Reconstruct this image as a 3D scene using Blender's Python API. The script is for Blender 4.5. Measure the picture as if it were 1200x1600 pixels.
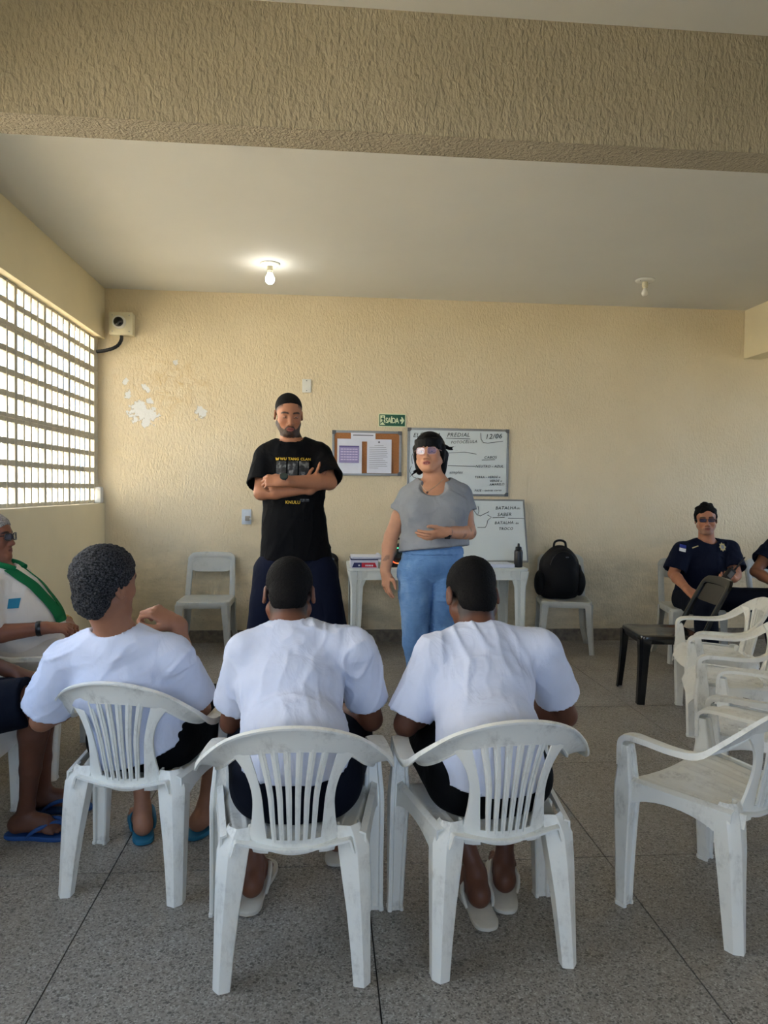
import bpy, bmesh, math, random
import numpy as np
from mathutils import Vector, Matrix

for o in list(bpy.data.objects):
    bpy.data.objects.remove(o)
scene = bpy.context.scene
COL = scene.collection
PI = math.pi

# ------------------------------------------------------------------ camera
CAM_H = 1.36
F_PX, YAW, PITCH, ROLL = 1102.3, 0.0843, 0.0308, 0.0118
cf = Vector((math.sin(YAW) * math.cos(PITCH), math.cos(YAW) * math.cos(PITCH), -math.sin(PITCH)))
cr0 = Vector((math.cos(YAW), -math.sin(YAW), 0))
cu0 = cr0.cross(cf)
cr = cr0 * math.cos(ROLL) + cu0 * math.sin(ROLL)
cu = cu0 * math.cos(ROLL) - cr0 * math.sin(ROLL)
cam_data = bpy.data.cameras.new('camera')
cam_data.sensor_fit = 'VERTICAL'
cam_data.sensor_height = 36.0
cam_data.sensor_width = 27.0
cam_data.lens = F_PX / 1600 * 36.0
cam_data.clip_start = 0.05
cam = bpy.data.objects.new('camera', cam_data)
cam.matrix_world = Matrix(((cr.x, cu.x, -cf.x, 0), (cr.y, cu.y, -cf.y, 0), (cr.z, cu.z, -cf.z, CAM_H), (0, 0, 0, 1)))
COL.objects.link(cam)
scene.camera = cam

# ------------------------------------------------------------------ world, light, exposure
world = bpy.data.worlds.new('sky')
scene.world = world
world.use_nodes = True
bg = world.node_tree.nodes['Background']
bg.inputs['Color'].default_value = (0.55, 0.72, 1.0, 1)
bg.inputs['Strength'].default_value = 7.0
sun_data = bpy.data.lights.new('sun', 'SUN')
sun_data.energy = 64.0
sun_data.angle = 0.01
sun_data.color = (1.0, 0.95, 0.87)
sun = bpy.data.objects.new('sun', sun_data)
sun.rotation_euler = Vector((-0.50, -0.30, -0.81)).to_track_quat('-Z', 'Y').to_euler()
COL.objects.link(sun)
vs = scene.view_settings
vs.view_transform = 'Standard'
vs.look = 'None'
vs.exposure = 0.15
vs.gamma = 1.0
vs.use_curve_mapping = False
try:
    scene.cycles.use_denoising = True
    scene.cycles.max_bounces = 8
    scene.cycles.diffuse_bounces = 5
    scene.cycles.sample_clamp_indirect = 8
    scene.cycles.use_adaptive_sampling = True
    scene.cycles.adaptive_threshold = 0.02
except Exception:
    pass

def portal(name, loc, size_x, size_y, rot):
    ld = bpy.data.lights.new(name, 'AREA')
    ld.shape = 'RECTANGLE'
    ld.size = size_x
    ld.size_y = size_y
    ld.cycles.is_portal = True
    lo = bpy.data.objects.new(name, ld)
    lo.location = loc
    lo.rotation_euler = rot
    COL.objects.link(lo)
    return lo

# room dimensions (metres)
XL, XR, YB, YF, ZC = -1.895, 6.2, 6.29, -3.2, 3.063
ZBEAM = 2.632
BEAM0, BEAM1 = 2.546, 2.697
SILL = 1.221
SO1 = 2.42
portal('daylight_opening_grille', (XL - 0.16, 4.5, 1.92), 3.6, 1.42, (0, -PI / 2, 0))
portal('daylight_opening_side', (XL - 0.16, SO1 - 2 * 0.469, 1.75), 1.9, 1.1, (0, -PI / 2, 0))
portal('added_opening_right', (XR + 0.16, 4.5, 1.8), 2.6, 1.4, (0, PI / 2, 0))  # portal for the added right opening
portal('daylight_opening_rear', (0.6, YF - 0.16, 1.75), 3.4, 1.4, (PI / 2, 0, 0))

# ------------------------------------------------------------------ helpers
def link(name, mesh, mat=None, parent=None):
    o = bpy.data.objects.new(name, mesh)
    COL.objects.link(o)
    if mat is not None and hasattr(mesh, 'materials') and not mesh.materials:
        mesh.materials.append(mat)
    if parent is not None:
        o.parent = parent
    return o

def thing(name, label, cat, loc=(0, 0, 0), rotz=0.0, group=None):
    o = bpy.data.objects.new(name, None)
    o.empty_display_size = 0.1
    COL.objects.link(o)
    o.location = loc
    o.rotation_euler = (0, 0, rotz)
    o['label'] = label
    o['category'] = cat
    if group:
        o['group'] = group
    return o

def tag(o, label, cat, group=None):
    o['label'] = label
    o['category'] = cat
    if group:
        o['group'] = group
    return o

def struct(o, label=None):
    o['kind'] = 'structure'
    if label:
        o['label'] = label
    return o

def copy_tree(src, parent=None):
    c = src.copy()
    COL.objects.link(c)
    c.parent = parent
    for ch in src.children:
        copy_tree(ch, c)
    return c

def finish(bm, smooth=40):
    me = bpy.data.meshes.new('mesh')
    bmesh.ops.recalc_face_normals(bm, faces=bm.faces[:])
    bm.to_mesh(me)
    bm.free()
    if smooth:
        me.polygons.foreach_set('use_smooth', [True] * len(me.polygons))
        me.set_sharp_from_angle(angle=math.radians(smooth))
    return me

def add_box(bm, c, s, rot=None, bevel=0.0):
    r = bmesh.ops.create_cube(bm, size=1.0)
    M = Matrix.Translation(Vector(c)) @ (rot.to_4x4() if rot is not None else Matrix.Identity(4)) @ Matrix.Diagonal((s[0], s[1], s[2], 1))
    bmesh.ops.transform(bm, matrix=M, verts=r['verts'])
    if bevel > 0:
        es = set()
        for v in r['verts']:
            es.update(v.link_edges)
        bmesh.ops.bevel(bm, geom=list(es), offset=bevel, segments=2, affect='EDGES', profile=0.6)

def box_mesh(c, s, bevel=0.0, rot=None):
    bm = bmesh.new()
    add_box(bm, c, s, rot, bevel)
    return finish(bm)

def add_tube(bm, pts, radii, seg=10, cap=True):
    pts = [Vector(p) for p in pts]
    if not hasattr(radii, '__len__'):
        radii = [radii] * len(pts)
    rings = []
    prev = None
    for i, p in enumerate(pts):
        if i == 0:
            d = pts[1] - pts[0]
        elif i == len(pts) - 1:
            d = pts[-1] - pts[-2]
        else:
            d = (pts[i + 1] - pts[i]).normalized() + (pts[i] - pts[i - 1]).normalized()
        d.normalize()
        if prev is None:
            a = d.orthogonal().normalized()
        else:
            a = prev - d * prev.dot(d)
            a.normalize()
        prev = a
        b = d.cross(a)
        rings.append([bm.verts.new(p + (a * math.cos(2 * PI * k / seg) + b * math.sin(2 * PI * k / seg)) * radii[i]) for k in range(seg)])
    for i in range(len(rings) - 1):
        for k in range(seg):
            bm.faces.new((rings[i][k], rings[i][(k + 1) % seg], rings[i + 1][(k + 1) % seg], rings[i + 1][k]))
    if cap:
        bm.faces.new(rings[0][::-1])
        bm.faces.new(rings[-1])

def tube_mesh(pts, radii, seg=10):
    bm = bmesh.new()
    add_tube(bm, pts, radii, seg)
    return finish(bm)

def add_lathe(bm, prof, seg=24, M=None):
    rings = []
    for r, z in prof:
        rings.append([bm.verts.new(((M @ Vector((r * math.cos(2 * PI * k / seg), r * math.sin(2 * PI * k / seg), z))) if M else Vector((r * math.cos(2 * PI * k / seg), r * math.sin(2 * PI * k / seg), z)))) for k in range(seg)])
    for i in range(len(rings) - 1):
        for k in range(seg):
            bm.faces.new((rings[i][k], rings[i][(k + 1) % seg], rings[i + 1][(k + 1) % seg], rings[i + 1][k]))
    bm.faces.new(rings[0][::-1])
    bm.faces.new(rings[-1])

def lathe_mesh(prof, seg=24, M=None):
    bm = bmesh.new()
    add_lathe(bm, prof, seg, M)
    return finish(bm)

def add_prism(bm, pts2, to3, thick):
    """pts2: outline; to3(u, v, d): 3-D point at depth d"""
    a = [bm.verts.new(to3(u, v, 0)) for u, v in pts2]
    b = [bm.verts.new(to3(u, v, thick)) for u, v in pts2]
    n = len(pts2)
    bm.faces.new(a)
    bm.faces.new(b[::-1])
    for i in range(n):
        bm.faces.new((a[i], b[i], b[(i + 1) % n], a[(i + 1) % n]))

def rrect(w, h, r, n=5, cx=0, cy=0):
    out = []
    for (sx, sy, a0) in ((1, 1, 0), (-1, 1, 90), (-1, -1, 180), (1, -1, 270)):
        for k in range(n + 1):
            a = math.radians(a0 + 90 * k / n)
            out.append((cx + sx * (w / 2 - r) + r * math.cos(a), cy + sy * (h / 2 - r) + r * math.sin(a)))
    return out

def loft_sheet(rows, thick, smooth=35):
    """rows: list of equal-length polylines -> sheet given a thickness"""
    bm = bmesh.new()
    add_sheet(bm, rows)
    bmesh.ops.recalc_face_normals(bm, faces=bm.faces[:])
    bmesh.ops.solidify(bm, geom=bm.faces[:], thickness=thick)
    return finish(bm, smooth)

def add_sheet(bm, rows):
    vs_ = [[bm.verts.new(p) for p in r] for r in rows]
    for i in range(len(vs_) - 1):
        for j in range(len(vs_[0]) - 1):
            bm.faces.new((vs_[i][j], vs_[i][j + 1], vs_[i + 1][j + 1], vs_[i + 1][j]))

def catmull(pts, n):
    pts = [np.array(p, float) for p in pts]
    P = [2 * pts[0] - pts[1]] + pts + [2 * pts[-1] - pts[-2]]
    out = []
    m = len(pts) - 1
    for s in np.linspace(0, m, n):
        i = min(int(s), m - 1)
        t = s - i
        a, b, c, d = P[i], P[i + 1], P[i + 2], P[i + 3]
        out.append(0.5 * ((2 * b) + (c - a) * t + (2 * a - 5 * b + 4 * c - d) * t * t + (3 * b - a - 3 * c + d) * t ** 3))
    return out

# ------------------------------------------------------------------ materials
def srgb(r, g, b):
    f = lambda c: (c / 255 / 12.92) if c / 255 <= 0.04045 else ((c / 255 + 0.055) / 1.055) ** 2.4
    return (f(r), f(g), f(b), 1)

def new_mat(name):
    m = bpy.data.materials.new(name)
    m.use_nodes = True
    nt = m.node_tree
    b = nt.nodes['Principled BSDF']
    return m, nt, b

def N(nt, t, **kw):
    n = nt.nodes.new(t)
    for k, v in kw.items():
        setattr(n, k, v)
    return n

def setin(n, **kw):
    for k, v in kw.items():
        n.inputs[k.replace('_', ' ')].default_value = v
    return n

def ramp(nt, fac, stops, interp='LINEAR'):
    r = N(nt, 'ShaderNodeValToRGB')
    r.color_ramp.interpolation = interp
    el = r.color_ramp.elements
    while len(el) < len(stops):
        el.new(0.5)
    for e, (p, c) in zip(el, stops):
        e.position = p
        e.color = c if len(c) == 4 else (*c, 1)
    nt.links.new(fac, r.inputs['Fac'])
    return r.outputs['Color']

def noise(nt, vec, scale, detail=4, rough=0.55, dist=0.0):
    n = N(nt, 'ShaderNodeTexNoise')
    setin(n, Scale=scale, Detail=detail, Roughness=rough, Distortion=dist)
    if vec is not None:
        nt.links.new(vec, n.inputs['Vector'])
    return n.outputs['Fac']

def objvec(nt, scale=(1, 1, 1)):
    tc = N(nt, 'ShaderNodeTexCoord')
    mp = N(nt, 'ShaderNodeMapping')
    mp.inputs['Scale'].default_value = scale
    nt.links.new(tc.outputs['Object'], mp.inputs['Vector'])
    return mp.outputs['Vector']

def bump(nt, b, h, strength, dist):
    bp = N(nt, 'ShaderNodeBump')
    setin(bp, Strength=strength, Distance=dist)
    nt.links.new(h, bp.inputs['Height'])
    nt.links.new(bp.outputs['Normal'], b.inputs['Normal'])
    return bp

def mixc(nt, fac, a, b, mode='MIX'):
    m = N(nt, 'ShaderNodeMix', data_type='RGBA', blend_type=mode)
    if hasattr(fac, 'links'):
        nt.links.new(fac, m.inputs[0])
    else:
        m.inputs[0].default_value = fac
    for s, v in ((6, a), (7, b)):
        if hasattr(v, 'links'):
            nt.links.new(v, m.inputs[s])
        else:
            m.inputs[s].default_value = v
    return m.outputs[2]

def math_n(nt, op, a, b=None, clamp=False):
    m = N(nt, 'ShaderNodeMath', operation=op, use_clamp=clamp)
    for i, v in enumerate((a, b)):
        if v is None:
            continue
        if hasattr(v, 'links'):
            nt.links.new(v, m.inputs[i])
        else:
            m.inputs[i].default_value = v
    return m.outputs[0]

def simple(name, col, rough=0.5, var=0.08, nscale=20, bmp=0.0, bscale=200, metal=0.0, spec=0.5, coat=0.0):
    m, nt, b = new_mat(name)
    v = objvec(nt)
    f = noise(nt, v, nscale)
    lo = tuple(c * (1 - var) for c in col[:3]) + (1,)
    hi = tuple(min(1, c * (1 + var)) for c in col[:3]) + (1,)
    nt.links.new(ramp(nt, f, [(0.3, lo), (0.7, hi)]), b.inputs['Base Color'])
    setin(b, Roughness=rough, Metallic=metal)
    b.inputs['Specular IOR Level'].default_value = spec
    b.inputs['Coat Weight'].default_value = coat
    if bmp:
        bump(nt, b, noise(nt, v, bscale), bmp, 0.002)
    return m

def plaster(name, c1, c2, strength=0.8, special=None):
    """roller-textured wall paint"""
    m, nt, b = new_mat(name)
    v = objvec(nt)
    vz = objvec(nt, (1, 1, 0.45))
    big = noise(nt, v, 1.3, 5)
    col = ramp(nt, big, [(0.3, c1), (0.7, c2)])
    fine = noise(nt, vz, 120, 3, 0.5)
    mid = noise(nt, vz, 58, 2, 0.5, 0.4)
    h = math_n(nt, 'ADD', math_n(nt, 'MULTIPLY', fine, 0.6), mid)
    if special:
        col, h = special(nt, v, col, h)
    nt.links.new(col, b.inputs['Base Color'])
    setin(b, Roughness=0.75)
    b.inputs['Specular IOR Level'].default_value = 0.25
    bump(nt, b, h, strength, 0.009)
    return m

def back_wall_special(nt, v, col, h):
    # flaked paint: white undercoat blobs, and greyish damp stains near the floor
    blobs = [(-1.70, 2.16, .035), (-1.60, 2.03, .075), (-1.50, 1.99, .065), (-1.52, 2.1, .03), (-1.54, 1.93, .04), (-1.08, 2.02, .05), (-1.72, 2.27, .02), (-1.55, 2.22, .03), (-1.30, 2.45, .02)]
    sep = N(nt, 'ShaderNodeSeparateXYZ')
    nt.links.new(v, sep.inputs[0])
    warp = noise(nt, v, 16, 5, 0.65)
    tot = None
    for x, z, r in blobs:
        dx = math_n(nt, 'SUBTRACT', sep.outputs['X'], x)
        dz = math_n(nt, 'SUBTRACT', sep.outputs['Z'], z)
        d = math_n(nt, 'SQRT', math_n(nt, 'ADD', math_n(nt, 'MULTIPLY', dx, dx), math_n(nt, 'MULTIPLY', dz, dz)))
        q = math_n(nt, 'SUBTRACT', 1.0, math_n(nt, 'DIVIDE', d, r * 1.5))
        tot = q if tot is None else math_n(nt, 'MAXIMUM', tot, q)
    s = math_n(nt, 'ADD', tot, math_n(nt, 'MULTIPLY', math_n(nt, 'SUBTRACT', warp, 0.5), 3.2))
    mask = math_n(nt, 'MULTIPLY', math_n(nt, 'SUBTRACT', s, 0.28), 14.0, True)
    near = math_n(nt, 'MULTIPLY', math_n(nt, 'ADD', tot, 0.6), 6.0, True)
    mask = math_n(nt, 'MULTIPLY', mask, near)
    # blistered paint around
    blister = noise(nt, v, 14, 6, 0.7, 1.0)
    zone_x = math_n(nt, 'SUBTRACT', 1.0, math_n(nt, 'MULTIPLY', math_n(nt, 'ABSOLUTE', math_n(nt, 'ADD', sep.outputs['X'], 1.35)), 1.7), True)
    zone_z = math_n(nt, 'SUBTRACT', 1.0, math_n(nt, 'MULTIPLY', math_n(nt, 'ABSOLUTE', math_n(nt, 'SUBTRACT', sep.outputs['Z'], 2.25)), 2.2), True)
    zone = math_n(nt, 'MULTIPLY', zone_x, zone_z)
    tan = mixc(nt, math_n(nt, 'MULTIPLY', zone, math_n(nt, 'MULTIPLY', math_n(nt, 'SUBTRACT', blister, 0.42), 4.0, True)), col, srgb(205, 178, 128))
    # damp grey band low on the wall
    damp = math_n(nt, 'MULTIPLY', math_n(nt, 'SUBTRACT', 1.05, sep.outputs['Z']), 2.2, True)
    dn = math_n(nt, 'MULTIPLY', math_n(nt, 'SUBTRACT', noise(nt, objvec(nt, (1, 1, 2.2)), 2.2, 6, 0.7), 0.36), 3.0, True)
    base = mixc(nt, math_n(nt, 'MULTIPLY', math_n(nt, 'MULTIPLY', damp, dn), 0.9), tan, srgb(176, 166, 140))
    specks = math_n(nt, 'MULTIPLY', math_n(nt, 'SUBTRACT', noise(nt, v, 42, 3, 0.6), 0.64), 9.0, True)
    low = math_n(nt, 'MULTIPLY', math_n(nt, 'SUBTRACT', 0.95, sep.outputs['Z']), 1.5, True)
    base = mixc(nt, math_n(nt, 'MULTIPLY', math_n(nt, 'MULTIPLY', specks, low), 0.5), base, srgb(120, 108, 85))
    out = mixc(nt, mask, base, srgb(226, 226, 222))
    hh = math_n(nt, 'ADD', math_n(nt, 'MULTIPLY', h, math_n(nt, 'SUBTRACT', 1.0, mask)), math_n(nt, 'MULTIPLY', math_n(nt, 'MULTIPLY', zone, blister), 1.6))
    return out, hh

CREAM1, CREAM2 = srgb(217, 201, 168), srgb(226, 211, 180)
M_wall = plaster('textured_cream_paint', CREAM1, CREAM2, 0.85)
M_wall_back = plaster('textured_cream_paint_flaking', CREAM1, CREAM2, 0.75, back_wall_special)
M_beam = plaster('rough_cream_paint_shaded', srgb(154, 144, 123), srgb(168, 158, 136), 1.0)  # same cream as the walls, darkened to paint in the beam's shade
M_smoothwall = simple('smooth_cream_paint', srgb(224, 212, 178), 0.6, 0.05, 2.0, 0.2, 60)
M_ceiling = simple('matt_white_ceiling_paint', srgb(214, 213, 207), 0.8, 0.03, 1.2, 0.05, 30)
M_concrete = simple('painted_concrete_block', srgb(196, 188, 168), 0.8, 0.10, 9, 0.5, 90)
M_dark_ground = simple('added_dark_ground', srgb(84, 80, 62), 0.95, 0.3, 3)
M_bounce_wall = simple('bounce_wall_paint', srgb(228, 222, 208), 0.85, 0.06, 1.5, 0.2, 40)
M_bounce_ground = simple('bounce_ground_sand', srgb(150, 138, 114), 0.9, 0.1, 0.6)

def terrazzo():
    m, nt, b = new_mat('worn_terrazzo')
    v = objvec(nt)
    geo = N(nt, 'ShaderNodeNewGeometry')
    pos = geo.outputs['Position']
    vor = N(nt, 'ShaderNodeTexVoronoi')
    setin(vor, Scale=215.0)
    nt.links.new(pos, vor.inputs['Vector'])
    sepc = N(nt, 'ShaderNodeSeparateColor')
    nt.links.new(vor.outputs['Color'], sepc.inputs[0])
    chips = ramp(nt, sepc.outputs[0], [(0.0, srgb(82, 77, 71)), (0.12, srgb(105, 99, 92)), (0.3, srgb(135, 129, 120)), (0.8, srgb(151, 145, 135)), (1.0, srgb(178, 173, 164))])
    vor2 = N(nt, 'ShaderNodeTexVoronoi')
    setin(vor2, Scale=52.0)
    nt.links.new(pos, vor2.inputs['Vector'])
    s2 = N(nt, 'ShaderNodeSeparateColor')
    nt.links.new(vor2.outputs['Color'], s2.inputs[0])
    big = math_n(nt, 'MULTIPLY', math_n(nt, 'LESS_THAN', vor2.outputs['Distance'], 0.30), math_n(nt, 'GREATER_THAN', s2.outputs[0], 0.8))
    c = mixc(nt, math_n(nt, 'MULTIPLY', big, 0.7), chips, srgb(60, 55, 50))
    wear = noise(nt, pos, 1.1, 6, 0.65)
    c = mixc(nt, ramp(nt, wear, [(0.35, (0, 0, 0)), (0.7, (0.45, 0.45, 0.45))]), c, srgb(118, 109, 97))
    nt.links.new(c, b.inputs['Base Color'])
    nt.links.new(ramp(nt, noise(nt, pos, 3, 5), [(0.3, (0.42,) * 3), (0.7, (0.6,) * 3)]), b.inputs['Roughness'])
    b.inputs['Specular IOR Level'].default_value = 0.4
    return m
M_terrazzo = terrazzo()
M_joint = simple('dark_floor_joint', srgb(48, 43, 38), 0.9)
M_skirting = simple('dark_granite_skirting', srgb(112, 104, 92), 0.6, 0.35, 28)

def chair_plastic(name, c, dirt, amt=0.5, rough=0.42):
    m, nt, b = new_mat(name)
    v = objvec(nt)
    n1 = noise(nt, v, 9, 8, 0.7)
    n2 = noise(nt, objvec(nt, (1, 1, 0.3)), 38, 5, 0.7)
    f = math_n(nt, 'MULTIPLY', ramp(nt, n1, [(0.5, (0, 0, 0)), (0.72, (1, 1, 1))]), ramp(nt, n2, [(0.42, (0, 0, 0)), (0.7, (1, 1, 1))]))
    col = mixc(nt, math_n(nt, 'MULTIPLY', f, amt), c, dirt)
    nt.links.new(col, b.inputs['Base Color'])
    nt.links.new(ramp(nt, n1, [(0.3, (rough - .06,) * 3), (0.7, (rough + .14,) * 3)]), b.inputs['Roughness'])
    bump(nt, b, n2, 0.08, 0.001)
    return m
M_chair = chair_plastic('scuffed_white_plastic', srgb(230, 229, 221), srgb(112, 104, 88), 0.8)
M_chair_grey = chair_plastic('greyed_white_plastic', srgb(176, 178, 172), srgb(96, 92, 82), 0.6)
M_chair_black = chair_plastic('glossy_black_plastic', srgb(12, 12, 14), srgb(40, 38, 36), 0.15, 0.14)
M_table = chair_plastic('white_table_plastic', srgb(218, 222, 216), srgb(150, 146, 132), 0.35)
# ------------------------------------------------------------------ the setting
def wall_obj(name, boxes, mat, label=None, bevel=0.0):
    bm = bmesh.new()
    for lo, hi in boxes:
        c = [(a + b) / 2 for a, b in zip(lo, hi)]
        s = [b - a for a, b in zip(lo, hi)]
        add_box(bm, c, s, None, bevel)
    return struct(link(name, finish(bm), mat), label)

floor = wall_obj('floor', [((XL - 0.15, YF - 0.15, -0.12), (XR + 0.15, YB + 0.15, -0.006))], M_joint, 'grey speckled terrazzo floor laid in large squares')
S = 0.8995
X0, Y0 = -0.7413, 2.5182
unit = box_mesh((0, 0, 0), (1, 1, 1))
unit.materials.append(M_terrazzo)
gap = 0.0045
for i in range(-3, 10):
    for j in range(-8, 6):
        a0, a1 = max(X0 + i * S, XL), min(X0 + (i + 1) * S, XR)
        b0, b1 = max(Y0 + j * S, YF), min(Y0 + (j + 1) * S, YB)
        if a1 - a0 < 0.02 or b1 - b0 < 0.02:
            continue
        t = link('floor_tile', unit, None, floor)
        t.location = ((a0 + a1) / 2, (b0 + b1) / 2, -0.006)
        t.scale = (a1 - a0 - gap, b1 - b0 - gap, 0.012)

wall_obj('ceiling', [((XL - 0.15, YF - 0.15, ZC), (XR + 0.15, YB + 0.15, ZC + 0.12))], M_ceiling, 'flat white painted ceiling')
wall_obj('wall_back', [((XL - 0.15, YB, 0), (XR + 0.15, YB + 0.15, ZC))], M_wall_back, 'cream textured back wall with flaking paint')
wall_obj('wall_right', [((XR, YF, 0), (XR + 0.15, 3.2, ZC)), ((XR, 5.8, 0), (XR + 0.15, YB, ZC)), ((XR, 3.2, 0), (XR + 0.15, 5.8, 1.1)), ((XR, 3.2, 2.5), (XR + 0.15, 5.8, ZC))], M_wall)  # opening added out of view to brighten the right side
wall_obj('ceiling_sun_block', [((XR + 0.15, YF, ZC), (XR + 1.7, YB + 0.15, ZC + 0.12))], M_ceiling, 'added roof overhang keeping sun off the right opening')  # unseen overhang, added to block direct sun at the right opening
RO0, RO1 = -1.1, 2.3
wall_obj('wall_rear', [((XL, YF - 0.15, 0), (RO0, YF, ZC)), ((RO1, YF - 0.15, 0), (XR, YF, ZC)), ((RO0, YF - 0.15, 2.45), (RO1, YF, ZC)), ((RO0, YF - 0.15, 0), (RO1, YF, 1.05))], M_wall)
SO0 = SO1 - 4 * 0.469
wall_obj('wall_left', [((XL - 0.15, BEAM1 + 0.02, 0), (XL, YB, SILL)),
                       ((XL - 0.15, SO1, 0), (XL, BEAM1 + 0.02, ZBEAM)),
                       ((XL - 0.15, SO0, 0), (XL, SO1, SILL)),
                       ((XL - 0.15, SO0, 2.3), (XL, SO1, ZBEAM)),
                       ((XL - 0.15, YF, 0), (XL, SO0, ZBEAM)),
                       ((XL - 0.15, YF, ZBEAM), (XL, YB, ZC))], M_smoothwall, 'cream left wall with low parapet under the block grille', 0.004)
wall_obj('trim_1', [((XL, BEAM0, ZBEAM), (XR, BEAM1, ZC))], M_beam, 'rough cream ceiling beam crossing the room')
wall_obj('trim_2', [((3.867, BEAM1, 2.617), (4.03, YB, ZC))], M_smoothwall, 'cream ceiling beam at the right running to the back wall')
wall_obj('baseboard_back', [((XL, YB - 0.014, 0), (XR, YB, 0.108))], M_skirting, 'dark stone skirting along the back wall')
wall_obj('baseboard_left', [((XL, BEAM1 + 0.02, 0), (XL + 0.012, YB - 0.014, 0.1))], M_skirting)
# ground and wall added outside to shape the daylight
bm = bmesh.new()
add_box(bm, (-21, 9, -0.2), (38, 26, 0.1))
struct(link('floor_bounce', finish(bm), M_bounce_ground), 'added sandy ground outside, bouncing light upwards')  # added to throw light up onto the ceiling
wall_obj('floor_dark_added', [((-40, -44, -0.25), (40, -4.0, -0.15)), ((-2, -4.0, -0.25), (40, 40, -0.15))], M_dark_ground, 'added dark ground outside, limiting bounced light')  # added, kept dark so little light bounces onto the beam
wall_obj('wall_bounce', [((-5.7, -3.8, -0.15), (-5.5, 16, 3.4))], M_bounce_wall, 'added pale wall bouncing sunlight through the grille')  # added reflector wall, sends warm sunlight in from the left

# breeze-block grille
BW, BH, BT = 0.469, 0.5645, 0.024
def block_mesh(cols, rows, w, h, slot_w=0.090, slot_h=0.099):
    bm = bmesh.new()
    px, pz = 0.112, 0.137
    mx = (0.469 - (3 * px + slot_w)) / 2
    mz = (0.5645 - (3 * pz + slot_h)) / 2
    xs = [0.0]
    for c in range(cols):
        xs += [mx + c * px, mx + c * px + slot_w]
    xs.append(w)
    zs = [0.0]
    for r in range(rows):
        zs += [mz + r * pz, mz + r * pz + slot_h]
    zs.append(h)
    g = 0.0015
    for i in range(0, len(xs), 2):      # upright bars
        a, b_ = xs[i] + (g if i == 0 else 0), xs[i + 1] - (g if i == len(xs) - 2 else 0)
        add_box(bm, (0, (a + b_) / 2, h / 2), (BT, b_ - a, h - 2 * g))
    for i in range(0, len(zs), 2):      # cross bars between the uprights
        a, b_ = zs[i] + (g if i == 0 else 0), zs[i + 1] - (g if i == len(zs) - 2 else 0)
        for j in range(1, len(xs) - 1, 2):
            add_box(bm, (-0.002, (xs[j] + xs[j + 1]) / 2, (a + b_) / 2), (BT - 0.004, xs[j + 1] - xs[j], b_ - a))
    me = finish(bm)
    me.materials.append(M_concrete)
    return me
XG = XL - 0.07
grille = struct(thing('window_1', 'breeze-block grille of small square openings in the left wall', 'x'))
del grille['category']
blk = block_mesh(4, 4, BW, BH)
blk_half = block_mesh(4, 2, BW, ZBEAM - SILL - 2 * BH)
blk_end = block_mesh(1, 4, YB - 6.079, BH)
blk_end_half = block_mesh(1, 2, YB - 6.079, ZBEAM - SILL - 2 * BH)
y = 6.079
k = 0
while y > BEAM1:
    for r in range(3):
        if k == 0:
            me = blk_end if r < 2 else blk_end_half
        else:
            me = blk if r < 2 else blk_half
        o = link('breeze_block', me, None, grille)
        o.location = (XG, y, SILL + r * BH)
    k += 1
    y -= BW
y_end = y + BW
grille2 = struct(thing('window_2', 'open window in the nearer bay of the left wall', 'x'))
del grille2['category']
link('window_sill', box_mesh((XL - 0.075, (SO0 + SO1) / 2, SILL + 0.012), (0.2, SO1 - SO0 - 0.004, 0.024), 0.004), M_concrete, grille2)
o = link('infill', box_mesh((XG, (y_end + BEAM1 + 0.02) / 2, (SILL + ZBEAM) / 2), (BT, y_end - BEAM1 - 0.02, ZBEAM - SILL)), M_concrete, grille)
o = link('mortar_lump', box_mesh((XG + 0.03, YB - 0.05, SILL + 0.07), (0.07, 0.09, 0.14), 0.02), M_ceiling, grille)
# ------------------------------------------------------------------ moulded armchair (faces +y, origin on the floor at its centre)
def back_y(x, z):
    t = (z - 0.36) / 0.385
    return -0.145 - 0.088 * t + 1.55 * x * x

def lerp_curve(keys, z):
    zs = [k[0] for k in keys]
    xs = [k[1] for k in keys]
    return float(np.interp(z, zs, xs))

def smooth_curve(keys):
    P = catmull([(k[1], k[0]) for k in keys], 24)
    zs = [p[1] for p in P]
    xs = [p[0] for p in P]
    return lambda z: float(np.interp(z, zs, xs))

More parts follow.
